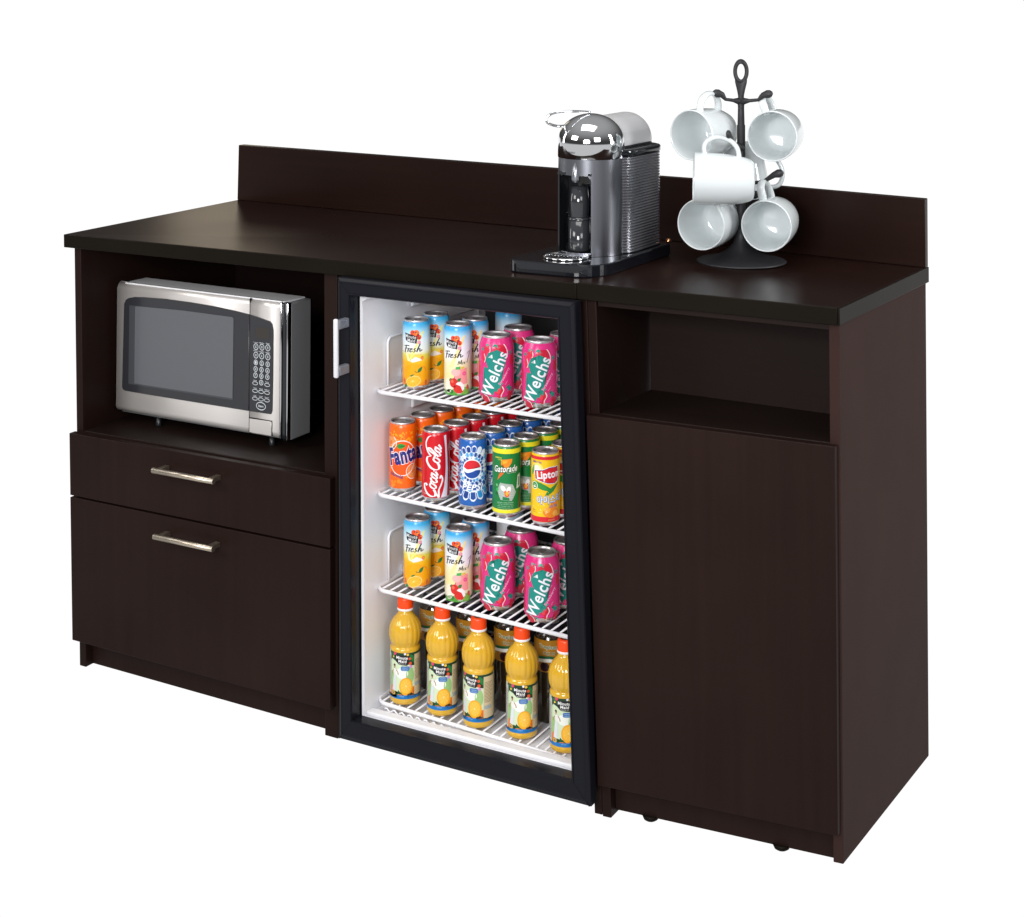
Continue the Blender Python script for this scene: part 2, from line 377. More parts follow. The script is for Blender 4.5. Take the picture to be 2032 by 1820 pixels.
def stroke(p, w0, w1=None, pen=30, T=None):
    """pen stroke through the points p, thin w0 along the pen angle, thick w1 across it"""
    w1 = w0 if w1 is None else w1; p = crom([T(a) for a in p] if T else p); L = []; Rr = []
    for i, a in enumerate(p):
        q0, q1 = p[max(i-1, 0)], p[min(i+1, len(p)-1)]; dx, dy = q1[0]-q0[0], q1[1]-q0[1]; d = math.hypot(dx, dy) or 1
        ww = (w0+(w1-w0)*abs(math.sin(math.atan2(dy, dx)-R(pen))))/2
        L.append((a[0]-dy/d*ww, a[1]+dx/d*ww)); Rr.append((a[0]+dy/d*ww, a[1]-dx/d*ww))
    return [[L[i], L[i+1], Rr[i+1], Rr[i]] for i in range(len(p)-1)]
def star(cx, cy, r, r2, n=5, rot=0):
    return [(cx+(r if k % 2 == 0 else r2)*math.cos(R(rot+180*k/n)), cy+(r if k % 2 == 0 else r2)*math.sin(R(rot+180*k/n))) for k in range(2*n)]
def leaf(x0, y0, x1, y1, w):
    dx, dy = x1-x0, y1-y0; L = math.hypot(dx, dy); nx, ny = -dy/L, dx/L; o = []
    for k in range(9): t = k/8; h = math.sin(math.pi*t**.8)*w/2; o.append((x0+dx*t+nx*h, y0+dy*t+ny*h))
    for k in range(7, 0, -1): t = k/8; h = math.sin(math.pi*t**.8)*w/2; o.append((x0+dx*t-nx*h, y0+dy*t-ny*h))
    return o
_tc = {}
def text_tris(s, off=0, font_sh=0):
    key = (s, off, font_sh)
    if key in _tc: return _tc[key]
    cu = bpy.data.curves.new('t', 'FONT'); cu.body = s; cu.size = 1; cu.offset = off; cu.resolution_u = 3; cu.shear = font_sh; cu.space_character = 1.07
    ob = bpy.data.objects.new('t', cu); COL.objects.link(ob); bpy.context.view_layer.update()
    me = bpy.data.meshes.new_from_object(ob.evaluated_get(bpy.context.evaluated_depsgraph_get()))
    tris = [[tuple(me.vertices[i].co[:2]) for i in p.vertices] for p in me.polygons]
    bpy.data.objects.remove(ob); bpy.data.curves.remove(cu); bpy.data.meshes.remove(me)
    _tc[key] = tris; return tris
def text(s, cx, cy, w, h, rot=0, off=0, sh=0, ref=None):
    """text fitted to a w x h box centred on (cx, cy); ref: fit by the box of the un-offset text so that outlines stay registered"""
    tr = text_tris(s, off, sh); rf = text_tris(s, 0, sh)
    xs = [p[0] for t in rf for p in t]; ys = [p[1] for t in rf for p in t]
    x0, x1, y0, y1 = min(xs), max(xs), min(ys), max(ys); c_, s_ = math.cos(R(rot)), math.sin(R(rot)); o = []
    for t in tr:
        q = []
        for x, y in t:
            X = (x-(x0+x1)/2)/(x1-x0)*w; Y = (y-(y0+y1)/2)/(y1-y0)*h; q.append((cx+X*c_-Y*s_, cy+X*s_+Y*c_))
        o.append(q)
    return o
def ink(hexs, rough=.3):
    return mat('print_'+{'f':'tone'}.get('f')+'_'+hexs, hexs, rough, 0, .5)
def make_art(name, layers, Rad, parent, rough=.28, vscale=1.0, e0=.14, de=.09, radfn=None):
    """layers: list of (level, hex, [polygons]); one mesh, several inks"""
    mats = []; bm = bmesh.new()
    for lev, hx_, polys in layers:
        if hx_ not in mats: mats.append(hx_)
        mi = mats.index(hx_); tmp = bmesh.new()
        for p in polys:
            # drop doubles
            q = [p[0]]
            for a in p[1:]:
                if math.hypot(a[0]-q[-1][0], a[1]-q[-1][1]) > 1e-5: q.append(a)
            if len(q) > 2 and math.hypot(q[0][0]-q[-1][0], q[0][1]-q[-1][1]) < 1e-5: q.pop()
            if len(q) < 3: continue
            A = sum(q[i][0]*q[(i+1) % len(q)][1]-q[(i+1) % len(q)][0]*q[i][1] for i in range(len(q)))
            if A < 0: q = q[::-1]
            try: tmp.faces.new([tmp.verts.new((x, y, 0)) for x, y in q])
            except ValueError: pass
        bmesh.ops.triangulate(tmp, faces=[f for f in tmp.faces if len(f.verts) > 4])
        us = [v.co.x for v in tmp.verts]
        if not us: tmp.free(); continue
        k = math.floor(min(us)/4)*4
        while k < max(us):
            bmesh.ops.bisect_plane(tmp, geom=tmp.verts[:]+tmp.edges[:]+tmp.faces[:], plane_co=(k, 0, 0), plane_no=(1, 0, 0)); k += 4
        vm = {}
        for v in tmp.verts:
            rr = (radfn(v.co.y) if radfn else Rad); a = v.co.x/Rad; r2 = rr+e0+de*lev
            vm[v] = bm.verts.new((r2*math.sin(a)/1000, -r2*math.cos(a)/1000, v.co.y*vscale/1000))
        for f in tmp.faces:
            nf = bm.faces.new([vm[v] for v in f.verts]); nf.material_index = mi; nf.smooth = False
        tmp.free()
    me = bpy.data.meshes.new(name); bm.to_mesh(me); bm.free()
    for h_ in mats: me.materials.append(ink(h_, rough))
    o = bpy.data.objects.new(name, me); COL.objects.link(o); o.parent = parent; return o
def ramp_mat(name, stops, rough=.28, zmax=.133):
    """a printed body whose colour changes with height on the can itself"""
    m = mat(name, (1, 1, 1, 1), rough, 0, .5); n, l, b = nodes(m)
    t = n.new('ShaderNodeTexCoord'); sx = n.new('ShaderNodeSeparateXYZ'); l.new(t.outputs['Object'], sx.inputs[0])
    dv = n.new('ShaderNodeMath'); dv.operation = 'DIVIDE'; dv.inputs[1].default_value = zmax; l.new(sx.outputs['Z'], dv.inputs[0])
    r = n.new('ShaderNodeValToRGB'); cr = r.color_ramp
    while len(cr.elements) < len(stops): cr.elements.new(.5)
    for e, (p_, c_) in zip(cr.elements, stops): e.position = p_; e.color = lin(c_)
    l.new(dv.outputs[0], r.inputs[0]); l.new(r.outputs[0], b.inputs['Base Color']); return m

SLIM = [(0, .004), (.017, .003), (.0195, 0), (.0215, 0), (.0262, .0075)]
def can_body(parent, Rr, H, m, slim=True, silver=.0085):
    """body with printed wall, bare metal foot and neck"""
    b = MB()
    if slim:
        prof = [(0, .004), (.017, .003), (.0195, 0), (.0215, 0), (.0240, .0040), (Rr, silver), (Rr, .02), (Rr, H*.5), (Rr, H-.012), (Rr-.0008, H-.0065), (Rr-.0022, H-.0035)]
        mis = [1, 1, 1, 1, 1]+[0]*5
    else:
        prof = [(0, .006), (.018, .004), (.0215, 0), (.0238, 0), (.0262, .0030), (.0318, .0105), (Rr, .0145), (Rr, .03), (Rr, H*.5), (Rr, H-.024), (Rr-.0010, H-.0185), (Rr-.0045, H-.0085), (Rr-.0062, H-.0045)]
        mis = [1, 1, 1, 1, 1]+[0]*7
    b.lathe(prof, 48, mis=mis); o = b.build('body', [m, alu], parent)
    b = MB(); rr = prof[-1][0]; z0 = prof[-1][1]
    b.lathe([(rr, z0), (rr+.0004, H-.0016), (rr-.0004, H), (rr-.0016, H-.0002), (rr-.0026, H-.0018), (rr-.0034, H-.0058), (rr-.0052, H-.0060), (rr-.0062, H-.0038), (0, H-.0036)], 40, mis=[0, 0, 0, 0, 1, 1, 1, 0])
    # pull tab and score panel
    t = []
    for k in range(16):
        a = 2*math.pi*k/16; t.append((.0062*math.cos(a), .0095*math.sin(a)-.001, H-.0030))
    b.prism(t, (0, 0, .0012)); 
    t = [(.0030*math.cos(2*math.pi*k/12), .0034*math.sin(2*math.pi*k/12)-.0055, H-.0016) for k in range(12)]; b.prism(t, (0, 0, .0003), mi=1)
    t = [(.0078*math.cos(2*math.pi*k/16), .0062*math.sin(2*math.pi*k/16)+.0128, H-.0035) for k in range(16)]; b.prism(t, (0, 0, .0003), mi=1)
    b.build('lid', [alu, alud], parent)
    return o

# ---- art: chilled juice cans (slim)
def badge(u, v, k=1.0):
    T = lambda P_: [(u+x*k, v+y*k) for x, y in P_]
    L = [(1, '17171c', [T([(-11.5, 8.2), (0, 6.2), (10.5, 4), (10.8, 1), (9.5, -8.2), (0, -6.8), (-6, -5.8), (-9.5, -3.5), (-11, 2)])]),
         (2, 'e8e8ea', text('Minute', u-.6*k, v+2.6*k, 19*k, 5.2*k, -5, .005)+text('Maid', u+.5*k, v-3.4*k, 13*k, 5.2*k, -4, .005))]
    F = [(0, 'e8481f', [circ(u+3*k, v+9*k, 4*k), circ(u+13.4*k, v+1.6*k, 3.8*k)]), (1, 'f0702a', [circ(u+9*k, v+8.5*k, 5*k)]), (1, 'e890b0', [circ(u+13.4*k, v-6.2*k, 3.0*k)]),
         (2, 'b01c2c', [circ(u+11.6*k, v+5*k, 2.2*k), circ(u+4.4*k, v+10*k, 1.4*k), circ(u+13.6*k, v+.6*k, 1.3*k)]), (2, '6a2a6a', [circ(u+8*k, v+9.6*k, 1.2*k)]), (3, 'f6c23a', [circ(u+9.4*k, v+7.4*k, .9*k), circ(u+13.2*k, v-6*k, .8*k)])]
    return F+L
FRESH = [([(0, 9.2), (3, 10.6), (8.5, 10.9), (12.5, 10.6)], .9, 1.8), ([(5.2, 10.4), (4, 6), (2.6, 1), (1.6, -2.5)], 1.1, 1.9), ([(1.2, 4.9), (4, 5.6), (8.5, 5.9)], .8, 1.5),
         ([(10.6, 6.2), (9.8, 3), (8.6, -.8)], 1.0, 1.9), ([(9.6, 2.4), (11.5, 5.4), (14, 6.2)], .8, 1.6),
         ([(13.6, 2.4), (17.8, 4.0), (17.6, 5.8), (15.4, 5.2), (13.6, 1.8), (14.4, -.4), (17.4, 0), (19.6, 1.6)], .8, 1.6),
         ([(25.6, 6.0), (22.8, 5.2), (22.6, 3.6), (24.4, 2.0), (23.2, -.2), (20.2, -.6)], .9, 1.7),
         ([(34.4, 14), (31, 8), (28.4, 2.5), (27.4, -.8)], 1.0, 2.0), ([(28.6, 1.6), (31.2, 4.8), (33.6, 4.9), (33.4, 2.4), (33.8, .2), (36.6, 1.4), (38.4, 3.2)], .9, 1.7)]
def fresh(u, v, k=1.0):
    o = []
    for p, w0, w1 in FRESH: o += stroke(p, w0*k*1.35, w1*k*1.35, 20, T=lambda a: (u+(a[0]-19)*k*.98, v+(a[1]-4)*k*1.05+(a[0]-19)*.03*k))
    return o
def juice_orange_art():
    L = [(0, 'f4ea84', [[(19.5, 113), (15, 112), (-12, 56), (-8, 54)]]), (0, 'f6f0c0', [[(-18, 70), (-14, 56), (-9, 55), (-13, 70)]])]
    L += badge(-7, 99, 1.2)
    L += [(3, '1c1c20', fresh(-3.5, 78, 1.0)), (3, 'e88a4a', text('Orange', 8, 67.5, 13, 2.6, 3)), (1, 'f47a34', [circ(15.5, 61.5, 3.2, 3.6)]), (2, 'f9d2b0', text('100', 15.5, 61, 3.5, 1.8)),
          (0, 'f6efe2', [[(-10, 56), (2, 64), (12, 60), (16, 57), (6, 55), (-4, 53)]]),
          (1, 'f9a800', [circ(0, 30, 24, 21, 0, 34)]), (1, 'f9b21c', [circ(-12, 45, 8, 8)]), (1, 'f6931e', [circ(17, 36, 8, 10)]),
          (2, '1c7a3c', [leaf(7, 34, 16, 45, 6.5), leaf(-9, 26, 1, 31, 3.2), leaf(-20, 4, -14, 14, 6)]), (3, '0f5c2c', stroke([(8, 35), (3, 35), (1, 37.5)], 1)),
          (2, 'ffd27a', [circ(-2, 17, 15.5, 10.5, 18, 30)]), (3, 'fbb62a', [circ(-2, 17, 13.6, 8.8, 18, 30)]), (4, 'fddd8a', [circ(-3, 17.3, 2.2, 1.5, 18)]),
          (3, 'fbe6c4', text('250ml', 13, 7.5, 8, 2.8)), (2, 'd06a3a', [circ(-22, 17, 3, 5), circ(24.5, 14, 3, 5)])]
    # segments of the slice
    seg = []
    for k in range(9):
        a = R(18+40*k); c_, s_ = math.cos(R(18)), math.sin(R(18)); x, y = 12.6*math.cos(a), 8*math.sin(a); seg += stroke([(-3, 17.3), (-2+x*c_-y*s_, 17+x*s_+y*c_)], .5)
    L.append((4, 'fdcf62', seg)); return L
def juice_mix_art():
    L = [(0, 'f2e2a0', [[(14, 112), (19.5, 113), (-6, 52), (-14, 52)]])]
    L += badge(-9, 97, 1.2)
    L += [(3, '1c1c20', fresh(-5, 76, 1.0)), (3, '24242a', stroke([(4, 58), (6, 65), (8, 60), (11, 67), (10.4, 59)], .8, 1.3)+stroke([(13, 63), (12.6, 59)], .8, 1.1)+stroke([(15, 63.5), (18, 59.5)], .7, 1.2)+stroke([(18.5, 64), (14.6, 59)], .6, 1)),
          (3, '2c2c34', stroke([(30, 84), (26, 72), (22, 61)], .8, 1.5)+stroke([(22, 78), (27, 82)], .8, 1.3)),
          (2, '48b05a', [[(0, 54), (9, 55), (8.4, 49.5), (-.6, 49)]]), (2, 'ecd25a', [[(9.6, 54.4), (17, 54.8), (16.6, 50.6), (9.2, 50)]]), (3, 'd8743a', text('GOLD', 13.2, 52.4, 6, 2)),
          (0, 'f59a9a', [[(-2, 50), (22, 52), (24, 22), (-4, 20)]]), (1, 'f7b7b4', [circ(0, 44, 9, 7)]), (2, 'ee4f90', [circ(16.5, 41.5, 4, 3.8)]), (3, 'f9c0d4', text('100', 16.5, 41.2, 4, 1.8)),
          (1, 'efe7d4', [circ(-15.5, 18, 8, 14)]), (1, '4f9a3a', [[(-26, 2), (-26, 8), (-10, 12), (4, 6), (14, 12), (28, 14), (28, 1), (0, .5), (-26, 1)]]), (2, '7db245', [circ(19, 9, 8, 7)]),
          (2, '2c7a34', [leaf(-14, 28, -4, 31, 6), leaf(3, 27, 10, 33, 6.5), leaf(-10, 4, -4, 12, 5)]), (3, 'd42a22', [circ(-4, 24, 8, 9), circ(6, 15, 10.5, 11)]), (4, 'f06a50', [circ(-6.5, 27, 2.6, 3.2)]),
          (4, 'fbeeee', [[(4, 25.5), (10, 26), (16, 20), (16.6, 12), (13, 9), (9, 18), (0, 22)]]), (4, '8a1a18', stroke([(-3.6, 30), (-2.4, 36)], 1)),
          (3, 'c06a3a', [circ(24, 15, 3.2, 5)]), (4, 'e0344e', [circ(24, 15, 1.6, 2.4)]), (4, 'f6f6f6', text('250ml', 7, 4, 9, 2.8))]
    return L
def berry(u, v, k, hl=1):
    L = [(1, 'd0213c', [[(u+x*k, v+y*k) for x, y in ((-6, 6), (-2, 9), (3, 9), (7, 5), (7.5, -1), (4, -8), (0, -11), (-4, -8), (-7, -1))]]), (2, 'e83a4c', [circ(u-2*k, v+1*k, 3*k, 5*k)])]
    L.append((3, '159080', [star(u-1*k, v+9*k, 8*k, 3*k, 4, 20)]))
    if hl: L.append((3, 'f6d6dc', stroke([(u+4*k, v+7*k), (u+6.4*k, v+1*k), (u+3*k, v-5*k), (u+2.6*k, v-9*k)], .8*k, 1.6*k)))
    return L
def berry_soda_art():
    L = [(1, 'c81c3a', [circ(9, 99, 13, 15, -25, 26)]), (2, 'f6dce2', stroke([(13, 113), (20, 104), (24, 92), (22, 84)], 1, 1.8)), (1, 'dc2a48', [circ(-15, 98, 7, 9, 30), circ(-24, 84, 5, 12)]),
         (2, 'f6dce2', stroke([(-11, 104), (-10, 97), (-13, 91)], .9, 1.5)+stroke([(-23, 90), (-20, 80), (-23, 74)], .9, 1.5)), (2, '159080', [star(-17, 107, 8, 3, 5, 10), star(0, 108, 9, 3, 4, 40), star(-27, 98, 5, 2, 5), star(31, 92, 6, 2.4, 5)]),
         (3, '14887c', [[(-27, 17), (-7, 8), (-1.5, 22), (3, 21), (10, 37), (6, 40), (24, 88), (3, 99), (-1, 88), (-14, 92), (-20, 79), (-11, 75), (-14, 64), (-22, 66), (-24, 60), (-20, 47), (-26, 34)]]),
         (4, 'eceaf2', text('Welchs', -3.0, 53.5, 88, 22, 65.5, .018)),
         (3, 'f0eef4', [[(-6, 90), (-14, 84), (-5, 83)]]),
         (3, 'f3a9cc', text('Strawberry', 18, 49, 36, 6.5, 56, .03)), (3, 'f3b9d4', text('SPARKLING', 15.5, 63, 18, 1.6, 50)+text('SODA', 22, 37, 9, 1.6, 50)),
         (3, 'f4a6c8', text('12 FL OZ', 24, 8.5, 9, 1.8))]
    L += berry(8, 22, 1.25); L += [(1, 'c01a38', [circ(-20, 8, 10, 8)]), (2, 'f6d6dc', stroke([(-22, 15), (-15, 11), (-12, 3)], .9, 1.6)), (2, '159080', [star(-26, 19, 6, 2.4, 5), star(28, 26, 8, 3, 5, 20)]), (1, 'c01a38', [circ(31, 12, 6, 9)]), (1, 'd42a46', [circ(36, 78, 6, 10), circ(-40, 60, 6, 12), circ(-44, 25, 7, 9)])]
    return L
def citrus(u, v, r, a0, a1):
    L = [(2, 'f6efe6', arc(u, v, r, r, 1.5, a0, a1)), (1, 'f47a1c', [circ(u, v, r-.2)])]; sg = []
    for k in range(8):
        a = R(45*k+12); sg.append([(u+math.cos(a-.28)*r*.8, v+math.sin(a-.28)*r*.8), (u+math.cos(a+.28)*r*.8, v+math.sin(a+.28)*r*.8), (u+math.cos(a)*r*.22, v+math.sin(a)*r*.22)])
    L.append((2, 'f9a34a', sg)); L.append((3, 'f6efe6', sum([stroke([(u+math.cos(R(45*k-10))*r*.25, v+math.sin(R(45*k-10))*r*.25), (u+math.cos(R(45*k-10))*r*.85, v+math.sin(R(45*k-10))*r*.85)], .5) for k in range(8)], []))); return L
def orange_soda_art():
    rnd = random.Random(3); L = [(0, 'fba41e', [circ(rnd.uniform(-24, 26), rnd.uniform(92, 116), rnd.uniform(.8, 2.6)) for _ in range(34)]), (0, 'fcb93a', [circ(rnd.uniform(-24, 26), rnd.uniform(94, 114), rnd.uniform(.5, 1.4)) for _ in range(24)]),
         (0, 'f98a1a', [circ(rnd.uniform(-24, 26), rnd.uniform(14, 34), rnd.uniform(1.5, 4)) for _ in range(12)])]
    L += [(1, 'ff5a12', [circ(4, 66, 28.5, 33, 0, 40)]), (2, 'f6f2f0', arc(4, 66, 29, 34, 1.8, 0, 360, 0, 50))]
    L += citrus(-21, 94, 14, -80, 60); L += citrus(26, 40, 15, 80, 290)
    L += [(4, 'f4f4f8', text('Fanta', 5, 72, 58, 30, 11, .075)), (5, '23297e', text('Fanta', 5, 72, 58, 30, 11, .04)), (5, '2f9a3a', [leaf(-7, 88, 11, 90, 10)]), (6, '1f7a2c', [leaf(-4, 88, 10, 89.4, 3)]),
          (3, '2a2f7a', text('ORANGE', -8, 33, 28, 5.4, -14, .03)), (2, 'f9c8a0', text('250ml', -19, 11, 8, 2.8)), (3, 'f0e8e4', text('R', 19, 60, 1.6, 1.6))]
    return L
# script lettering of the red can, drawn along x then turned upright on the can
SC = [([(15.5, 14.5), (17.5, 17), (15, 19.6), (9, 18.4), (3.5, 13), (1.4, 6.4), (3.6, .8), (8.6, .2), (13.6, 3.6)], .8, 2.9),
      ([(20.5, 9.4), (17.5, 9.6), (15, 5.6), (16.2, 1.0), (19.4, 1.2), (21.6, 5.6), (20.5, 9.4), (22.8, 8.6), (25, 9.2)], .8, 2.4),
      ([(30.5, 8.4), (29.2, 9.8), (25.6, 7.6), (24.6, 2.8), (26.6, .4), (30.2, 2.4)], .8, 2.4),
      ([(37, 9.4), (33.4, 8.8), (31.2, 4), (32.2, .8), (35, 2), (37.6, 7.2), (38.2, 9.6), (36.6, 3.6), (37.4, .8), (40, 2.4), (42, 4.6)], .8, 2.4),
      ([(41.6, 6.4), (44, 7.2)], .8, 1.4),
      ([(64, 14), (60, 19.6), (53, 19.4), (46.4, 13), (44.8, 6), (47, .8), (52, .2), (57.4, 3.8)], .8, 3.0),
      ([(62.6, 9.4), (59.6, 9.6), (57.1, 5.6), (58.3, 1.0), (61.5, 1.2), (63.7, 5.6), (62.6, 9.4), (65, 8.6), (67, 9.2)], .8, 2.4),
      ([(66.6, 3.6), (71, 9), (75.6, 16.6), (74.6, 20.2), (71.4, 17), (68.4, 8), (67.8, 2.4), (69.6, .6), (72.4, 3)], .8, 2.4),
      ([(79.4, 9.4), (75.8, 8.8), (73.6, 4), (74.6, .8), (77.4, 2), (80, 7.2), (80.6, 9.6), (79, 3.6), (79.8, .8), (82.4, 2.4), (85.4, 5.6)], .8, 2.4),
      ([(8, -1.2), (3.5, -5.6), (14, -4.2), (24, -6.6), (33, -7.6), (38, -4.4), (33, -3.6)], .8, 2.2),
      ([(64, 14), (70, 21), (80, 25), (91, 22.5), (96, 18)], .8, 2.0)]
def cola_script(u, v, k=1.0, base=82):
    o = []; c_, s_ = math.cos(R(base)), math.sin(R(base))
    def T(a): x, y = (a[0]-44)*k, (a[1]-7)*k; x += y*.18; return (u+x*c_-y*s_*1.12, v+x*s_+y*c_)
    for p, w0, w1 in SC: o += stroke(p, w0*k*1.3, w1*k*1.3, 12, T=T)
    return o
def cola_art():
    sw = crom([(19, 124), (22.5, 95), (23.5, 60), (20, 30), (13, 8.8)]) ; ou = crom([(24.5, 124.5), (27, 95), (29.5, 60), (29, 30), (27, 8.8)])
    return [(0, 'eeeaf0', [[sw[i], ou[i], ou[i+1], sw[i+1]] for i in range(len(sw)-1)]), (2, 'f4f0f2', cola_script(-.5, 61, 1.16)),
            (1, 'c8c0c6', text('R', 12, 106, 1.8, 1.8)), (1, 'f0d8d8', text('250ml', -19, 15, 8, 2.6)), (1, 'f2dcdc', text('KOREA', 32, 100, 12, 2, 90)), (0, 'b00f18', stroke([(-20, 120), (-17, 80), (-18, 40), (-21, 12)], 1.5))]
def blue_cola_art():
    L = []; rnd = random.Random(5); cu_, cv_ = 2, 76
    tones = ['1d56a8', 'f0f3fa', '2b8fd0', '143c86', 'dfe9f6', '4aa8dc', '1a4a98']
    for ring, (ra, rb, wd) in enumerate(((17.5, 23, 2.4), (22, 30, 3.0), (29, 40, 3.6), (39, 54, 4.6), (53, 70, 5.6))):
        n = 22
        for k in range(n):
            a = 2*math.pi*(k+.5*ring)/n+.04; c_, s_ = math.cos(a), math.sin(a); hw = ra*math.pi/n*.92; hw2 = rb*math.pi/n*.86
            def pt(r_, t_): return (cu_+c_*r_-s_*t_, cv_+s_*r_+c_*t_)
            pl = [pt(ra, -hw), pt(rb, -hw2), pt(rb+hw2*.7, -hw2*.5), pt(rb+hw2*.9, 0), pt(rb+hw2*.7, hw2*.5), pt(rb, hw2), pt(ra, hw)]
            if min(p[1] for p in pl) < 10 or max(p[1] for p in pl) > 123 or min(p[0] for p in pl) < -40 or max(p[0] for p in pl) > 40: continue
            L.append((0+(k % 2), 'e6edf8', [pl]))
            m_ = ra+.22*(rb-ra); L.append((2+(k % 2), tones[(k*3+ring) % 7], [[pt(m_, -hw*.8), pt(rb, -hw2*.75), pt(rb+hw2*.4, 0), pt(rb, hw2*.75), pt(m_, hw*.8)]]))
    L.append((3, 'eef2f8', [circ(cu_, cv_, 18.6, 18.6, 0, 40)]))
    up_ = [(cu_+16.6*math.cos(R(a)), cv_+16.6*math.sin(R(a))) for a in range(12, 169, 6)]; lo_ = [(cu_+16.6*math.cos(R(a)), cv_+16.6*math.sin(R(a))) for a in range(196, 352, 6)]
    L.append((4, 'd8232f', [up_+crom([(cu_-16.2, cv_+3.4), (cu_-9, cv_-.6), (cu_, cv_+1.6), (cu_+8, cv_+4.2), (cu_+16.2, cv_+3.4)], 4)]))
    L.append((4, '17479c', [lo_+crom([(cu_+16.4, cv_-2.2), (cu_+8, cv_-1.6), (cu_, cv_-4.6), (cu_-9, cv_-7), (cu_-16, cv_-4.6)], 4)]))
    L += [(4, '1b4fa4', [rrect(-19, 25, 37.5, 48.5, 4)]), (6, 'f4f6fa', text('PEPSI', 3, 43, 41, 10, 0, .035, .25))]
    return L
def sports_art():
    L = [(0, 'ece02a', [[(-50, 117), (50, 117), (50, 125.5), (-50, 125.5)], [(-50, 8.8), (50, 8.8), (50, 15.5), (-50, 15.5)]]),
         (1, 'f28a1c', [[(-9, 106), (12, 108), (7, 101), (11, 101), (2, 89), (-4, 89), (-2, 97), (-9, 96)]]), (1, 'f0641c', [[(-4, 90), (4, 90), (-17, 68), (-10, 86)]]), (2, 'f7b02a', [[(-6, 104), (4, 105), (1, 100), (-5, 99)]]),
         (3, '0d5a30', text('Gatorade', -.5, 89.5, 46, 12, 3, .08, .3)), (4, 'f2f6f2', text('Gatorade', -.5, 89.8, 46, 11.6, 3, .015, .3)), (3, 'e8efe8', text('THIRST QUENCHER', 11, 82.5, 18, 1.7, 2)),
         (3, 'e8e04a', text('LEMON', -15, 109.5, 14, 2.8, -3, .02, .3)+text('LIME', -11, 105.6, 8, 2, -3)),
         (1, 'a8b4ae', [[(-11, 64), (13, 61), (20, 46), (11, 31), (-10, 33), (-17, 49)]]), (2, 'c4ccc8', sum([stroke([(-13, 34+4*k), (15, 33+4*k)], .5) for k in range(1, 7)], [])),
         (3, 'eef0ee', [circ(-5, 54, 4, 6, 40), circ(5, 51, 4, 7, -20)]), (3, 'e8451c', [[(-3, 50), (7, 50), (6, 40), (1, 38), (-2, 41)]]), (4, 'f8b030', [circ(2, 45, 3, 4)]), (3, '1f7d44', [[(-6, 39), (6, 37), (7, 32), (-6, 33)]]),
         (2, '3fae5a', [circ(-17, 51, 3)]), (2, '6fbf7a', [circ(-18, 59, 2.4)]), (2, '0d5a30', [circ(-19, 44, 2.6)]),
         (2, 'cfe0d2', sum([text(t_, -1, 28-3.2*k, 32-2*(k % 2), 1.7) for k, t_ in enumerate(('ION SUPPLY DRINK FOR SPORT', 'water and minerals quickly', 'replaced before and after', 'active exercise every day', 'serve well chilled'))], [])),
         (2, 'd8e2dc', [[(24, 76), (31, 80), (31, 55), (21, 52)]]), (3, '0e7a3c', [[(26, 73), (29, 74), (28, 58), (25, 56)]]), (1, 'd8382a', stroke([(32, 46), (30, 32), (26, 18)], 1, 2.2))]
    return L
def tea_art():
    L = [(0, 'd81f30', [[(-50, 120), (50, 120), (50, 125.8), (-50, 125.8)], [(-50, 8.8), (50, 8.8), (50, 18), (-50, 18)]]), (1, 'fdf6d8', [circ(-12, 102, 8, 8)]), (0, 'f9e27a', [circ(-12, 102, 13, 12)]),
         (1, 'f08a24', [circ(16, 26, 16, 10), circ(22, 38, 8, 9)]), (2, 'f7b04a', [circ(8, 30, 6, 5), circ(24, 24, 6, 5)]),
         (1, '2f8f3c', [leaf(-24, 90, -18, 112, 6), leaf(-23, 80, 22, 63, 11)]), (1, '2a8a3a', [leaf(4, 56, 32, 78, 8)]),
         (3, 'f4f2f6', [[(-17.5, 101), (0, 103), (12, 107.5), (30, 108), (33, 92), (30, 80), (22, 76.5), (10, 77), (-4, 81), (-15.5, 84.5)]]),
         (4, '2a3a86', [[(-16.7, 100), (0, 102), (12, 106.5), (29.2, 107), (32, 92), (29, 81), (22, 77.5), (10, 78), (-4, 82), (-14.9, 85.5)]]),
         (5, 'd4202c', [[(-15.8, 99), (0, 101), (12, 105.5), (28.4, 106), (31, 92), (28, 82), (22, 78.5), (10, 79), (-4, 83), (-14, 86.5)]]), (5, 'e8642a', [circ(-10, 93, 4)]),
         (6, 'f4f2f6', text('Lipton', 10, 92, 42, 17, 5, .035)),
         (2, 'e8eee4', [circ(-17, 73, 7)]), (3, '2f8f3c', [circ(-17, 73, 5.8)]), (4, 'e8eee4', text('TEA', -17, 74, 7, 2.6)+[leaf(-21, 71, -13, 71, 3)]),
         (3, '2f78c0', text('아이스티', 12, 49, 46, 14.5, 4, .06)), (4, 'e8f2fa', text('아이스티', 12, 49.2, 46, 14, 4, .01)), (3, '6f86c0', text('Ice Tea', 20, 37.5, 16, 5, 4, .03, .2)),
         (2, '4a3aa0', text('SIMPLY TEA', -12, 115.5, 19, 3, -2, .03)), (2, 'a8641c', text('240ml', -19, 29, 8, 2.6)+text('PEACH', -17, 25, 11, 2)), (2, 'e8c07a', text('peach', 16, 12.5, 12, 3.4))]
    rnd = random.Random(9); L.append((2, 'fbe9b0', [circ(rnd.uniform(-24, 10), rnd.uniform(24, 62), rnd.uniform(.5, 1.2)) for _ in range(26)])); return L

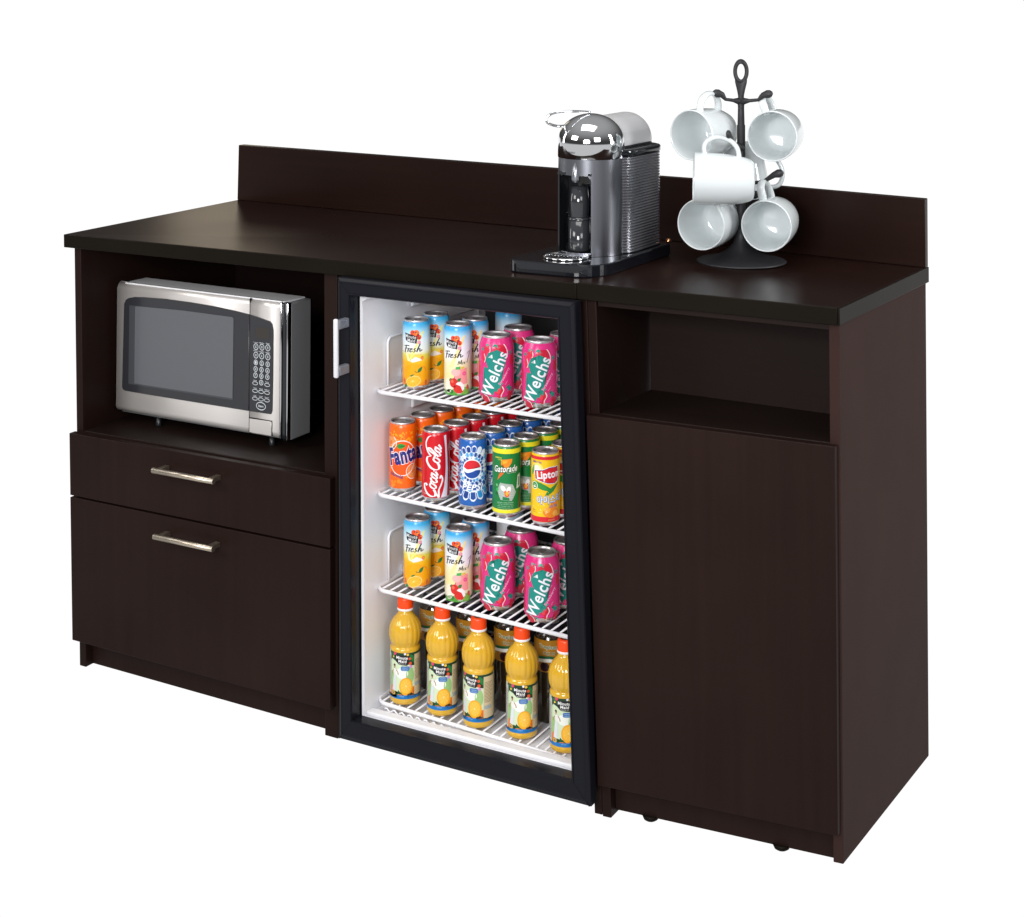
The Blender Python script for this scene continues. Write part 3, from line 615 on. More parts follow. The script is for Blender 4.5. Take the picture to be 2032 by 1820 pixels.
def proto(name, cat, body_m, art, slim=True):
    e = empty(name, 'can', cat); Rr, H = (.0265, .1325) if slim else (.033, .1225)
    can_body(e, Rr, H, body_m, slim)
    if slim: make_art('label', art, 26.5, e)
    else:
        rf = lambda v: 33-max(0, v-98.5)/7*1.0-max(0, v-104)/10*3.4-max(0, 14.5-v)/4*1.2
        make_art('label', art, 33, e, radfn=rf)
    return e
juiceA = ramp_mat('juice_can_print', [(.0, 'f5871c'), (.22, 'fba40c'), (.40, 'fbb914'), (.50, 'e9dc5a'), (.56, 'eef0e6'), (.70, 'e2eef4'), (.83, 'aedcf0'), (.93, '43aee0'), (1, '2b9cd8')])
juiceB = ramp_mat('mix_can_print', [(.0, '6aa63c'), (.10, 'e8e6c8'), (.28, 'f0e0a0'), (.46, 'ece6c0'), (.54, 'f2f2f4'), (.72, 'e6eef6'), (.84, 'b6def2'), (.93, '3fa8e0'), (1, '2496d6')])
PROTO = {}
def get(kind):
    if kind in PROTO: return PROTO[kind], False
    if kind == 'orange_juice': e = proto('juice_can', 'juice can', juiceA, juice_orange_art())
    elif kind == 'mixed_juice': e = proto('juice_can', 'juice can', juiceB, juice_mix_art())
    elif kind == 'berry': e = proto('soda_can', 'soda can', mat('pink_can_print', 'dc327f', .24), berry_soda_art(), False)
    elif kind == 'orange_soda': e = proto('soda_can', 'soda can', mat('orange_can_print', 'fb6a12', .26), orange_soda_art())
    elif kind == 'cola': e = proto('cola_can', 'cola can', mat('red_can_print', 'd01420', .24), cola_art())
    elif kind == 'blue_cola': e = proto('cola_can', 'cola can', mat('blue_can_print', '2460b0', .24), blue_cola_art())
    elif kind == 'sports': e = proto('sports_drink_can', 'drink can', mat('green_can_print', '0e7a3c', .28), sports_art())
    elif kind == 'tea': e = proto('iced_tea_can', 'drink can', mat('yellow_can_print', 'f3c414', .28), tea_art())
    PROTO[kind] = e; return e, True
FACE = 29
def place(kind, x, y, s, label, group, turn=0, name=None, cat=None):
    e, first = get(kind)
    if not first: e = copy_tree(e)
    e.location = WP((x, y, shz(s, x)+.0003)); e.rotation_euler = (0, 0, R(FACE+turn)); e['label'] = label; e['group'] = group
    return e
GS = 'chilled drinks cans on the fridge shelves'
for s, nm in ((1, 'top shelf'), (3, 'third shelf down')):
    xa, ya, xb, yb = ((.8236, .0897), (.9158, .0949))[0] + ((.8236, .0897), (.9158, .0949))[1] if s == 1 else (.8268, .0837, .9228, .0784)
    place('orange_juice', xa, ya, s, f'blue to orange juice can with orange slice, front of the {nm}', GS, -4)
    place('orange_juice', xa+.003, ya+.066, s, f'orange juice can standing behind the front one, {nm}', GS, -6)
    place('mixed_juice', xb, yb, s, f'pale blue juice can with red apples, front of the {nm}', GS, -6)
    place('mixed_juice', xb+.001, yb+.060, s, f'red apple juice can standing behind the front one, {nm}', GS, -6)
    place('berry', 1.0055 if s == 1 else 1.005, .0884 if s == 1 else .0825, s, f'pink strawberry soda can beside the apple juice can, {nm}', GS, -2)
    place('berry', 1.0977 if s == 1 else 1.1008, .0905 if s == 1 else .0780, s, f'front pink strawberry soda can near the door frame, {nm}', GS, -4)
    place('berry', 1.008, .166, s, f'shaded pink soda can behind two front pink cans, {nm}', GS, -14)
    place('berry', 1.112, .160, s, f'pink soda can cut off by the door frame, {nm}', GS, -10)
    place('mixed_juice', .930, .262, s, f'dark shaded can in the deepest row, {nm}', GS, 120)
cols = [('orange_soda', .7978, .0797, 'orange soda can', 6), ('cola', .8819, .0669, 'red cola can', 6), ('blue_cola', .9631, .0657, 'blue cola can', 6),
        ('sports', 1.0395, .0631, 'green sports drink can', 6), ('tea', 1.1226, .0600, 'yellow iced tea can', 5)]
ords = ['at the front', 'second from the front', 'third from the front', 'fourth from the front', 'fifth from the front', 'deepest']
for kind, x, y, ds, n in cols:
    for k in range(n):
        xx = x+.0080*k+random.uniform(-.001, .001); yy = y+.0560*k+(.003 if k else 0)
        if xx > 1.187: continue
        place(kind, xx, yy, 2, f'{ds}, {ords[k]} of its line, second shelf down', GS, (0, -3, 0, -4, 0)[k % 5]+random.uniform(-3, 3) if k else {'orange_soda': -6, 'cola': -3, 'blue_cola': -5, 'sports': -2, 'tea': -10}[kind])

# ------------------------------------------------------------------ bottles
juice_m = mat('orange_juice_fill', (.72, .42, .030, 1), .16, 0, .5, .6)
jn, jl, jb = nodes(juice_m); jb.inputs['Subsurface Weight'].default_value = .12; jb.inputs['Subsurface Radius'].default_value = (.02, .01, .002); jb.inputs['Subsurface Scale'].default_value = .2
def bottle_art():
    L = [(0, 'd3e3c0', [[(-62, 15), (62, 15), (62, 101), (-62, 101)]]), (0, 'c3ddb0', [[(-31, 101), (-22, 101), (-27, 60), (-31, 50)]]), (1, '9cc47c', [circ(14, 58, 8, 16), circ(-24, 45, 7, 20)]), (1, 'f2f6ec', [circ(-2, 62, 12, 10)]),
         (1, '17402a', [[(-30, 101), (48, 101), (46, 95), (32, 86), (22, 76), (15, 88), (-12, 84), (-24, 88), (-30, 80)]]), (2, '1c7a3c', [leaf(14, 98, 24, 80, 8), leaf(-24, 99, -14, 90, 5)]),
         (3, '15151a', [[(-17, 97), (12, 96), (11, 81), (8, 77), (-8, 79), (-14, 84)]]), (4, 'eeeeec', text('Minute', -2, 92, 22, 5.4, -2, .025)+text('Maid', -1, 85.5, 15, 5.2, -2, .025)+text('PREMIUM 100', -1, 80.6, 14, 1.6)),
         (4, 'e23a6e', [circ(-16, 99, 3)]), (4, 'e8542a', [circ(13, 90, 2.6), circ(14, 81, 3)]), (5, 'f6c23a', [circ(9, 98, 2.4), circ(-20, 92, 1.8)]), (4, 'e8e8f4', [circ(4, 99.5, 2.2)]), (4, 'd88ac8', [circ(15, 75, 2.8)]),
         (3, '4a7ab8', [rrect(-4, 12.5, 67, 76, 3)]), (4, 'c8dcf0', text('vitamin', 4, 73, 10, 1.8)+text('calcium', 4, 69.6, 11, 1.8)),
         # small figure in a white outfit
         (3, 'a8704a', [circ(-17, 75, 2, 2.8)]+stroke([(-17, 72), (-22, 63), (-24, 58)], 1.4)+stroke([(-15, 70), (-10, 64), (-9, 59)], 1.6)), (3, '2a1a14', [circ(-17.4, 77, 2.2, 2)]), (4, 'eceae6', [[(-19.5, 70), (-13, 70), (-13.6, 57), (-19, 57)]]), (4, 'dfe2ea', [[(-19.4, 56.6), (-13.4, 56.6), (-14.6, 27), (-17, 27), (-17, 48), (-20.5, 28), (-22.6, 28)]]),
         (3, 'f4a81c', [circ(6, 37, 13, 17, 0, 30)]), (4, 'fcbf3a', [circ(6, 38, 10.4, 14, 0, 28)]), (5, 'fbdc8c', [circ(6, 38, 1.8, 2.2)]+sum([stroke([(6+3*math.cos(R(a)), 38+4*math.sin(R(a))), (6+9*math.cos(R(a)), 38+12.4*math.sin(R(a)))], .5) for a in range(0, 360, 40)], [])),
         (1, '173f26', [[(-62, 15), (62, 15), (62, 24), (30, 22), (20, 27), (8, 21), (-6, 26), (-16, 22), (-26, 28), (-40, 22), (-62, 25)]]), (2, 'e06a1c', [circ(-30, 24, 6, 6), circ(30, 24, 6, 5)]), (2, 'e87a24', [circ(-22, 30, 5, 8), circ(22, 29, 7, 7), circ(-6, 18, 7, 4)]), (2, '1d5a30', [[(-12, 16), (-9, 30), (-1, 22), (12, 20), (20, 30), (24, 16)], leaf(-28, 16, -14, 26, 8)]), (3, '24221c', [circ(14, 20, 6, 4)]),
         (4, 'b48a2c', [circ(-20, 23, 5)]), (5, 'd8b44a', [circ(-20, 23, 3.8)]), (6, '8a4a6a', [circ(-20, 23, 1.8)]),
         (5, '1676bc', [[(-62, 13), (62, 13), (62, 15.2), (8, 15.2), (7, 20.5), (-11, 20.5), (-12, 15.2), (-62, 15.2)]]), (6, 'cfe4f6', text('Orange', -2, 18, 9, 1.8)), (4, 'e8692a', [rrect(9, 21, 15.8, 20, 1)]),
         (3, 'd9c49c', [[(22.5, 97), (50, 97), (50, 20), (22.5, 20)]]), (4, '7a6650', sum([stroke([(24, 86-2.6*k), (42-2*(k % 3), 86-2.6*k)], .8) for k in range(15)], [])), (4, '3f9ac8', sum([stroke([(24, 42-2.4*k), (40, 42-2.4*k)], 1.0) for k in range(3)], [])),
         (3, 'c8ccc4', [[(-48, 97), (-27.5, 97), (-27.5, 20), (-48, 20)]]), (4, '5a5a50', sum([stroke([(-45, 88-3*k), (-28.5, 88-3*k)], .9) for k in range(22)], []))]
    return L
def bottle_proto():
    e = empty('juice_bottle', 'b', 'juice bottle'); Z = lambda v: v/1000
    prof = [(0, .004), (.018, .002), (.025, 0), (.0285, .004), (.0290, .010), (.0284, .013), (.0284, .100), (.0292, .1035), (.0285, .1065), (.0262, .110), (.0278, .114), (.0305, .121), (.0316, .131), (.0310, .141), (.0282, .151), (.0228, .160), (.0172, .166), (.0142, .170), (.0132, .173), (.0132, .176), (0, .176)]
    def flute(r, z, a):
        if .110 < z < .166:
            t = min(1, (z-.110)/.008)*min(1, (.168-z)/.010); return r*(1-.030*t*(.5+.5*math.cos(18*a))**2.2)
        return r
    P_ = []
    for i in range(len(prof)-1):
        n = 3 if .10 < prof[i][1] < .168 else 1
        for k in range(n): t = k/n; P_.append((prof[i][0]*(1-t)+prof[i+1][0]*t, prof[i][1]*(1-t)+prof[i+1][1]*t))
    P_.append(prof[-1])
    b = MB(); b.lathe(P_, 108, fn=flute); bo = b.build('body', [juice_m], e)
    # printed date on the shoulder
    rfn = lambda v: 30.0-.0032*(v-132)**2
    make_art('date_print', [(0, '6a5226', text('2008.09.23', 8, 146, 15, 1.8)+text('08:26 A', 8, 142.6, 10, 1.8))], 30, bo, radfn=lambda v: {0: 28.6}.get(0)+.5)
    b = MB()
    def kn(r, z, a): return r*(1-.018*(.5+.5*math.cos(48*a))) if .178 < z < .196 else r
    b.lathe([(.0152, .1758), (.0156, .1765), (.0156, .1795), (.0152, .1800)], 48, mi=1)
    b.lathe([(.0150, .1795), (.0151, .1800), (.0150, .1960), (.0142, .1995), (.0128, .2005), (0, .2005)], 144, fn=kn)
    b.lathe([(0, .2008), (.009, .2008), (.0092, .2004)], 24, mi=2)
    b.build('cap', [mat('orange_cap', 'fb4a0c', .35), mat('white_ring', 'f0eeee', .3), mat('cap_print', '5a1a12', .4)], e)
    make_art('label', bottle_art(), 28.4, e, rough=.3, e0=.5, de=.08)
    for ch_ in list(bpy.data.objects):
        if ch_.parent == e or (ch_.parent and ch_.parent.parent == e):
            for v in ch_.data.vertices: v.co.z *= .975
    return e
bp_ = bottle_proto(); GB = 'orange juice bottles along the bottom shelf'
bl = ['orange juice bottle with orange cap closest to the white fridge wall', 'orange juice bottle, second along from the white fridge wall', 'middle orange juice bottle of five, turned so its text panel shows', 'orange juice bottle beside the half-hidden one, date print on its shoulder', 'orange juice bottle half hidden by the door frame']
for k, (x, y, tn) in enumerate(((.810, .0639, -4), (.8919, .0644, -3), (.9719, .0611, -24), (1.0589, .0688, -2), (1.1494, .0664, -2))):
    e = bp_ if k == 0 else copy_tree(bp_)
    e.location = WP((x, y, shz(4, x)+.0003)); e.rotation_euler = (0, 0, R(FACE+tn)); e['label'] = bl[k]; e['group'] = GB
def tropic_proto():
    e = empty('glass_juice_bottle', 'b', 'juice bottle')
    b = MB(); b.lathe([(0, 0), (.027, 0), (.0295, .004), (.0295, .095), (.0280, .108), (.0285, .116), (.0290, .150), (.0275, .166), (.0225, .174), (.0205, .178), (0, .178)], 48)
    bo = b.build('body', [mat('dark_bottle', (.020, .014, .008, 1), .12, 0, .5, .4)], e)
    b = MB(); b.lathe([(.0222, .174), (.0225, .175), (.0225, .190), (.0215, .1935), (0, .194)], 48); b.lathe([(0, .1943), (.018, .1943), (.0185, .1938)], 32, mi=1)
    b.build('cap', [mat('navy_cap', '1a1a2a', .3), mat('grey_cap_top', '8a8c8c', .35)], e)
    make_art('label', [(0, 'a8741c', [[(-44, 102), (44, 102), (44, 165), (-44, 165)]]), (1, '3a2a1a', stroke([(30, 103), (30, 164)], .8)+stroke([(-30, 103), (-30, 164)], .8)), (2, 'e8e8da', text('Tropicana', 0, 151, 40, 9.5, -3, .055)), (3, '14603a', text('Tropicana', 0, 151, 40, 9.2, -3, .02)),
          (3, 'dfe6d0', text('GOLD 100', 0, 139.5, 22, 5.6, -3, .04)), (4, '14603a', text('GOLD 100', 0, 139.5, 22, 5.2, -3, .01)), (2, 'e8e8e0', [[(-30, 128), (0, 132), (30, 126), (30, 118), (0, 122), (-30, 120)]]), (3, '145a34', [[(-30, 131), (0, 134.5), (30, 128.5), (30, 123.5), (0, 129), (-30, 126)]]),
          (2, '2a0e1a', [circ(-8, 112, 9, 9), circ(10, 112, 8, 8)]), (2, '8a9a2c', [circ(18, 106, 8, 5)])], 29.0, e, e0=1.0)
    for ch_ in bpy.data.objects:
        if ch_.parent == e:
            for v in ch_.data.vertices: v.co.z *= .93
    return e
tp = tropic_proto(); GT = 'dark juice bottles behind the orange ones'
tl = ['dark capped gold label bottle behind the bottle closest to the wall', 'dark capped gold label bottle behind the second orange bottle', 'dark capped gold label bottle behind the middle orange bottle', 'dark capped gold label bottle behind the fourth orange bottle']
for k, (x, y) in enumerate(((.822, .150), (.905, .150), (.988, .152), (1.072, .156))):
    e = tp if k == 0 else copy_tree(tp)
    e.location = WP((x, y, shz(4, x)+.0003)); e.rotation_euler = (0, 0, R(FACE-4)); e['label'] = tl[k]; e['group'] = GT

# ================================================================== MICROWAVE (stands on the bay shelf)
mw = empty('microwave_oven', 'silver microwave oven with dark window and keypad in the open bay', 'microwave', (.27, .14, .4972))
mw0 = (.27, .14, .4972)
mwM = Matrix.Translation((-mw0[0], -mw0[1], -mw0[2]))
def MWB(b, name, m, par=None):
    return b.build(name, m, par if par is not None else mw, mtx=mwM)
casing = mat('grey_casing', (.30, .303, .31, 1), .38, .3); cn_, cl_, cb_ = nodes(casing)
tn = cn_.new('ShaderNodeTexNoise'); tn.inputs['Scale'].default_value = 7; tr_ = cn_.new('ShaderNodeMapRange'); tr_.inputs[3].default_value = .28; tr_.inputs[4].default_value = .45; cl_.new(tn.outputs[0], tr_.inputs[0]); cl_.new(tr_.outputs[0], cb_.inputs['Roughness'])
b = MB(); b.box(.047, .5025, .112, .1785, .5165, .7925, bev=.002); cs = MWB(b, 'casing', [casing])
b = MB(); b.box(.058, .492, .106, .1725, .7928, .7965, bev=.001); MWB(b, 'top_cover', [mat('white_cover', (.9, .9, .92, 1), .3, .0)])
for fx, fy in ((.146, .118), (.45, .118), (.10, .165), (.45, .165)):
    b = MB(); b.lathe([(0, 0), (.006, 0), (.0065, .003), (.0050, .0195), (0, .0195)], 16, c=(fx, fy, .4973)); MWB(b, 'foot', blk)
def slab(outline, y0, y1, name, m, par=None, bev=0, mi=0):
    """outline: (x,z) loop, given front depth y0 and back depth y1"""
    b = MB(); b.prism([(x, y0, z) for x, z in outline], (0, y1-y0, 0))
    if bev:
        es = [e for e in b.bm.edges if all(abs(v.co.y-y0) < 1e-6 for v in e.verts)]
        r = bmesh.ops.bevel(b.bm, geom=es, offset=bev, segments=3, affect='EDGES', profile=.5)
        for f in r['faces']: f.smooth = True
    return MWB(b, name, m, par)
# fascia with rounded top and bottom lips: cross-section in y-z swept along x, for door and control side
def fascia(x0, x1, name, zt=.7965, zb=.519, r=.014, bev=.001):
    sec = []
    for k in range(9): a = R(90*k/8); sec.append((.100+r-r*math.sin(a)*1.0, zt-r+r*math.cos(a)))      # from top back to front
    for k in range(9): a = R(90*k/8); sec.append((.100+r-r*math.cos(a), zb+r-r*math.sin(a)))
    sec += [(.1118, zb), (.1118, zt)]
    b = MB(); b.prism([(x0, y, z) for y, z in sec], (x1-x0, 0, 0))
    for f in b.bm.faces: f.smooth = abs(f.normal.x) < .5
    o = MWB(b, name, [steel]); o.data.polygons.foreach_set('use_smooth', [abs(p.normal.x) < .5 for p in o.data.polygons]); return o
door = fascia(.041, .4045, 'door')
ctrl = fascia(.4055, .482, 'control_fascia')
GL = [(.0618, .7513), (.0665, .7600), (.0734, .7648), (.0920, .7690), (.1154, .7710), (.18, .7733), (.2479, .7730), (.3146, .7709), (.3660, .7672), (.4040, .7634)]
slab(GL+[(.4040, .5659), (.2725, .5660), (.1365, .5660), (.0660, .5662), (.0600, .5690), (.0585, .5744)], .0985, .1008, 'window_surround', [mat('smoked_panel', (.026, .027, .032, 1), .22, 0, .5, .2)], door, .0008)
slab([(.0785, .7504), (.2265, .7545), (.3646, .7533), (.3636, .5832), (.0775, .5826)], .0978, .0984, 'window_glass', [mat('smoked_glass_rim', (.055, .058, .066, 1), .25, 0, .5, .2)], door)
mesh_m = mat('perforated_screen', (.105, .110, .124, 1), .32, 0, .5, .3); n_, l_, b_ = nodes(mesh_m)
t_ = n_.new('ShaderNodeTexCoord'); v_ = n_.new('ShaderNodeTexVoronoi'); v_.inputs['Scale'].default_value = 520; v_.inputs['Randomness'].default_value = 0; l_.new(t_.outputs['Object'], v_.inputs['Vector'])
r_2 = n_.new('ShaderNodeValToRGB'); r_2.color_ramp.elements[0].position = .2; r_2.color_ramp.elements[1].position = .5; r_2.color_ramp.elements[0].color = (.075, .08, .09, 1); r_2.color_ramp.elements[1].color = (.125, .13, .145, 1)
l_.new(v_.outputs['Distance'], r_2.inputs[0]); l_.new(r_2.outputs[0], b_.inputs['Base Color'])
slab([(.0950, .7480), (.0975, .7500), (.2265, .7538), (.3600, .7538), (.3638, .7500), (.3628, .5868), (.0945, .5855)], .0974, .0977, 'window_screen', [mesh_m], door)
slab([(.4062, .7630), (.4240, .7604), (.4446, .7570), (.4580, .7545), (.4640, .7490), (.4668, .7375), (.4667, .6506), (.4655, .5738), (.4620, .5666), (.4062, .5659)], .0985, .1008, 'control_panel', [bpy.data.materials['smoked_panel']], ctrl, .0006)
cp = [o for o in bpy.data.objects if o.name == 'control_panel'][0]
dsp = slab([(.4213, .7395), (.4583, .7400), (.4584, .7183), (.4214, .7180)], .0981, .0984, 'display', [mat('display_glass', (.035, .030, .026, 1), .18)], ctrl)
keyw = mat('keypad_white', (.62, .66, .70, 1), .4); 
bt = [(.4224, .6993), (.4378, .7000), (.4531, .7003), (.4226, .6822), (.4375, .6822), (.4532, .682), (.4223, .6672), (.4376, .6672), (.4529, .6669), (.422, .6538), (.4373, .6540), (.4526, .6538), (.4217, .6411), (.437, .6411), (.4523, .6409), (.4367, .6279), (.421, .6247), (.452, .6250), (.4211, .6092), (.4365, .6091), (.4517, .609), (.4208, .5935), (.4362, .5937), (.4514, .5936), (.4363, .5800)]
ch = ['c', 'o', 'x', 'o', 'A', 'x', '1', '2', '3', '4', '5', '6', '7', '8', '9', '0']+['']*8+['Start']
cap_t = {0: 'Popcorn', 1: 'Baked Potato', 2: 'Pizza', 3: 'Beverage', 4: 'Dinner Plate', 5: 'Reheat', 16: 'Clock', 17: 'Power', 18: 'Timer', 19: 'Quick', 20: 'Defrost', 21: 'Cook', 22: 'Weight', 23: 'Memory'}
def flat(b, polys, y, mi=0):
    for p in polys:
        q = p if sum(p[i][0]*p[(i+1) % len(p)][1]-p[(i+1) % len(p)][0]*p[i][1] for i in range(len(p))) > 0 else p[::-1]
        try: f = b.bm.faces.new([b.bm.verts.new((x, y, z)) for x, z in q]); f.material_index = mi
        except ValueError: pass
for i, (x, z) in enumerate(bt):
    b = MB()
    if i < 16: rx, rz = (.0062, .0068) if i < 6 else (.0052, .0056); ring = arc(x, z, rx, rz, .0013, n=24)
    elif i < 24: ring = arc(x, z, .0070, .0038, .0011, n=24)
    else: ring = arc(x, z, .0125, .0082, .0014, n=28)
    flat(b, ring, .0983)
    if ch[i]: flat(b, text(ch[i], x, z, .0026 if i < 24 else .013, .0048 if i < 24 else .0042, 0, .03), .0982)
    if i in cap_t: flat(b, text(cap_t[i], x, z+(.0086 if i < 6 else .0058), min(.0125, .0018*len(cap_t[i])), .0021, 0, .02), .0982)
    bo = b.build('button', [keyw], ctrl, mtx=mwM)
# door release button, split lines and the polished side trim
slab([(.4062, .5515), (.4600, .5520), (.4632, .5490), (.4632, .5230), (.4062, .5230)], .0984, .0999, 'door_button', [steel], ctrl, .0008)
b = MB(); b.box(.4056, .4650, .0990, .0998, .5517, .5537); b.box(.4634, .4650, .0990, .0998, .5225, .5517); b.box(.4044, .4056, .0996, .1115, .5195, .7960); MWB(b, 'split_line', [gask], ctrl)
b = MB(); b.box(.4822, .4868, .0995, .1118, .5190, .7960, bev=.0018, mi=0); b.box(.4870, .4990, .1010, .1120, .5185, .7958, bev=.003, mi=1); b.box(.4990, .5028, .1000, .1122, .5180, .7955, bev=.0015, mi=0)
MWB(b, 'side_trim', [chrome, blkg], ctrl)

# ================================================================== COFFEE MACHINE
cx, cy, cz = 1.148, .193, .9165
cf = empty('coffee_machine', 'chrome domed coffee machine with ribbed black body on the counter', 'coffee machine', (cx, cy, cz))
def stadium(x0, x1, y0, y1, rf, rb, n=8):
    pts = []
    for ax, ay, a0, r in ((x1-rb, y1-rb, 0, rb), (x0+rb, y1-rb, 90, rb), (x0+rf, y0+rf, 180, rf), (x1-rf, y0+rf, 270, rf)):
        for k in range(n+1): a = R(a0+90*k/n); pts.append((ax+r*math.cos(a), ay+r*math.sin(a)))
    return pts
def loft(b, outline_fn, zs, mi=0, cap=True, smooth=True):
    rings = [[b.bm.verts.new((x, y, z)) for x, y in outline_fn(i, z)] for i, z in enumerate(zs)]
    for a, c in zip(rings, rings[1:]):
        for k in range(len(a)):
            f = b.bm.faces.new((a[k], a[(k+1) % len(a)], c[(k+1) % len(a)], c[k])); f.smooth = smooth; f.material_index = mi
    if cap: b.bm.faces.new(rings[0][::-1]).material_index = mi; b.bm.faces.new(rings[-1]).material_index = mi
graym = brushed('satin_graphite', (.20, .205, .23, 1), .30, (300, 300, 3), .05, .01)
ribm = mat('ribbed_graphite', (.30, .30, .33, 1), .22, .85)
# base with rounded front
b = MB()
def base_o(i, z):
    s = (.002, .0, .0, .0015)[i]; pts = []
    for k in range(9): a = R(180+90*k/8); pts.append((-.070+(.030-s)*math.cos(a), -.124+(.030-s)*math.sin(a)))
    for k in range(13): a = R(270+90*k/12); pts.append((.026+(.062-s)*math.cos(a), -.088+(.062-s)*math.sin(a)))
    return pts+[(.0880-s, .165-s), (-.0865+s, .165-s)]
loft(b, base_o, [0, .003, .0215, .0235], smooth=False); bs = b.build('base', [blkg], cf)
# drip tray: chrome slotted disc
b = MB(); cyx, cyy = -.009, -.083
n_s = 13
for k in range(n_s):
    x = -.038+.076*k/(n_s-1); hl = math.sqrt(max(.0, .041**2-x*x))
    b.box(cyx+x-.0019, cyx+x+.0019, cyy-hl, cyy+hl, .0242, .0262, bev=.0006)
b.tube([(cyx+.041*math.cos(2*math.pi*k/40), cyy+.041*math.sin(2*math.pi*k/40), .0256) for k in range(40)], .0022, 8, closed=True)
b.box(cyx-.04, cyx+.04, cyy-.0016, cyy+.0016, .0243, .0266)
b.build('drip_tray', [chrome], cf)
# main column with arched opening
Rc = .0625; z0, z1 = .024, .2032
half = .0345; oz0, oz1, oc = .030, .173, -.006
b = MB(); N = 96
angs = [2*math.pi*k/N for k in range(N)]
def inside(a, z):
    x = Rc*math.sin(a)-oc
    if math.cos(a) < .3 or abs(x) > half or z < oz0 or z > oz1: return False
    if z > oz1-.010 and abs(x) > half-.010: return math.hypot(abs(x)-(half-.010), z-(oz1-.010)) < .010
    return True
zr = [z0, oz0]+[oz0+(oz1-.010-oz0)*k/4 for k in range(1, 5)]+[oz1-.010+.010*k/4 for k in range(1, 5)]+[z1]
# extra angles on the opening edges so its sides are straight
ea = sorted(set(angs+[math.asin((oc+half)/Rc), 2*math.pi+math.asin((oc-half)/Rc), math.asin((oc+half-.003)/Rc), 2*math.pi+math.asin((oc-half+.003)/Rc)]))
rows = [[b.bm.verts.new((Rc*math.sin(a), -Rc*math.cos(a), z)) for a in ea] for z in zr]
for i in range(len(zr)-1):
    for k in range(len(ea)):
        k2 = (k+1) % len(ea); am = (ea[k]+(ea[k2] if k2 else 2*math.pi))/2
        if inside(am, (zr[i]+zr[i+1])/2): continue
        f = b.bm.faces.new((rows[i][k], rows[i][k2], rows[i+1][k2], rows[i+1][k])); f.smooth = True
b.build('column', [graym], cf)
# dark recess behind the opening
dk = mat('dark_recess', (.010, .011, .013, 1), .16, 0, .5, .3)
b = MB(); b.box(oc-half-.002, oc+half+.002, -.012, -.009, .024, .178); b.box(oc-half-.004, oc-half-.001, -.050, -.009, .024, .178); b.box(oc+half+.001, oc+half+.004, -.050, -.009, .024, .178); b.box(oc-half-.001, oc+half+.001, -.058, -.009, .1735, .178); b.box(oc-half-.001, oc+half+.001, -.058, -.009, .0238, .029)
b.build('recess', [dk], cf)
b = MB(); b.lathe([(0, .030), (.019, .030), (.021, .034), (.021, .088), (0, .088)], 32, c=(oc-.001, -.034, 0)); b.lathe([(.0215, .089), (.0215, .093), (0, .094)], 32, c=(oc-.001, -.034, 0))
b.lathe([(.017, .094), (.019, .120), (.0165, .150), (0, .152)], 32, c=(oc-.001, -.034, 0)); b.build('capsule_chute', [mat('smoked_plastic', (.03, .032, .036, 1), .12, 0, .5, .4)], cf)
b = MB(); b.lathe([(0, .160), (.007, .161), (.0085, .166), (.0075, .178), (.0035, .200), (0, .202)], 24, c=(oc+.004, -.0585, 0)); b.build('spout', [mat('spout_metal', (.30, .31, .34, 1), .28, .9)], cf)
# chrome head: short band plus dome
b = MB(); zd = .2032
prof = [(Rc-.001, zd), (Rc+.0012, zd+.0008), (Rc+.0012, zd+.0290)]
for k in range(1, 17): a = R(90*k/16); prof.append(((Rc+.0012)*math.cos(a), zd+.0290+(Rc-.0092)*math.sin(a)))
prof[-1] = (0, prof[-1][1]); b.lathe(prof, 72); hd = b.build('chrome_head', [chrome], cf)
make_art('lettering', [(0, '2a2a30', text('NESPRESSO', -14, 216, 26, 3.0, 0, .01))], 63.7, hd)
# arched barrel behind the dome
b = MB(); Rb = .0525; sec = []
for k in range(25): a = R(180*k/24); sec.append((Rb*math.cos(a), zd+.0225+Rb*math.sin(a)))
sec = [(Rb, zd+.0195)]+sec+[(-Rb, zd+.0195)]
ys = [(0.0, 1), (.148, 1), (.158, .985), (.165, .94), (.169, .87), (.170, .78)]
rings = []
for y, s in ys: rings.append([b.bm.verts.new((x*s if abs(x) < 9 else x, y, (zd+.0195)+(z-(zd+.0195))*s)) for x, z in sec])
for a, c in zip(rings, rings[1:]):
    for k in range(len(a)-1): f = b.bm.faces.new((a[k], a[k+1], c[k+1], c[k])); f.smooth = True
b.bm.faces.new(rings[-1]); b.build('barrel', [barrelm], cf)
b = MB(); b.box(-.0535, .0535, .005, .160, zd-.002, zd+.0192, bev=.003); b.build('barrel_seat', [blkg], cf)
# ribbed rear body / tank
b = MB(); zs = []; prof_s = []
nr = 34; za, zb2 = .024, .2055
for k in range(nr):
    for t, s in ((0, .0022), (.22, .0), (.60, 0), (.82, .0022)): zs.append(za+(zb2-za)*(k+t)/nr); prof_s.append(s)
loft(b, lambda i, z: stadium(-.0755+prof_s[i], .0755-prof_s[i], -.006+prof_s[i], .176-prof_s[i], .045, .038), zs); b.build('ribbed_body', [ribm], cf)
b = MB(); sl = [.001, 0, 0, .002, .006]
loft(b, lambda i, z: stadium(-.077+sl[i], .077-sl[i], -.004+sl[i], .178-sl[i], .045, .040), [zb2, zb2+.001, zb2+.010, zb2+.0125, zb2+.0132]); b.build('tank_lid', [blkg], cf)
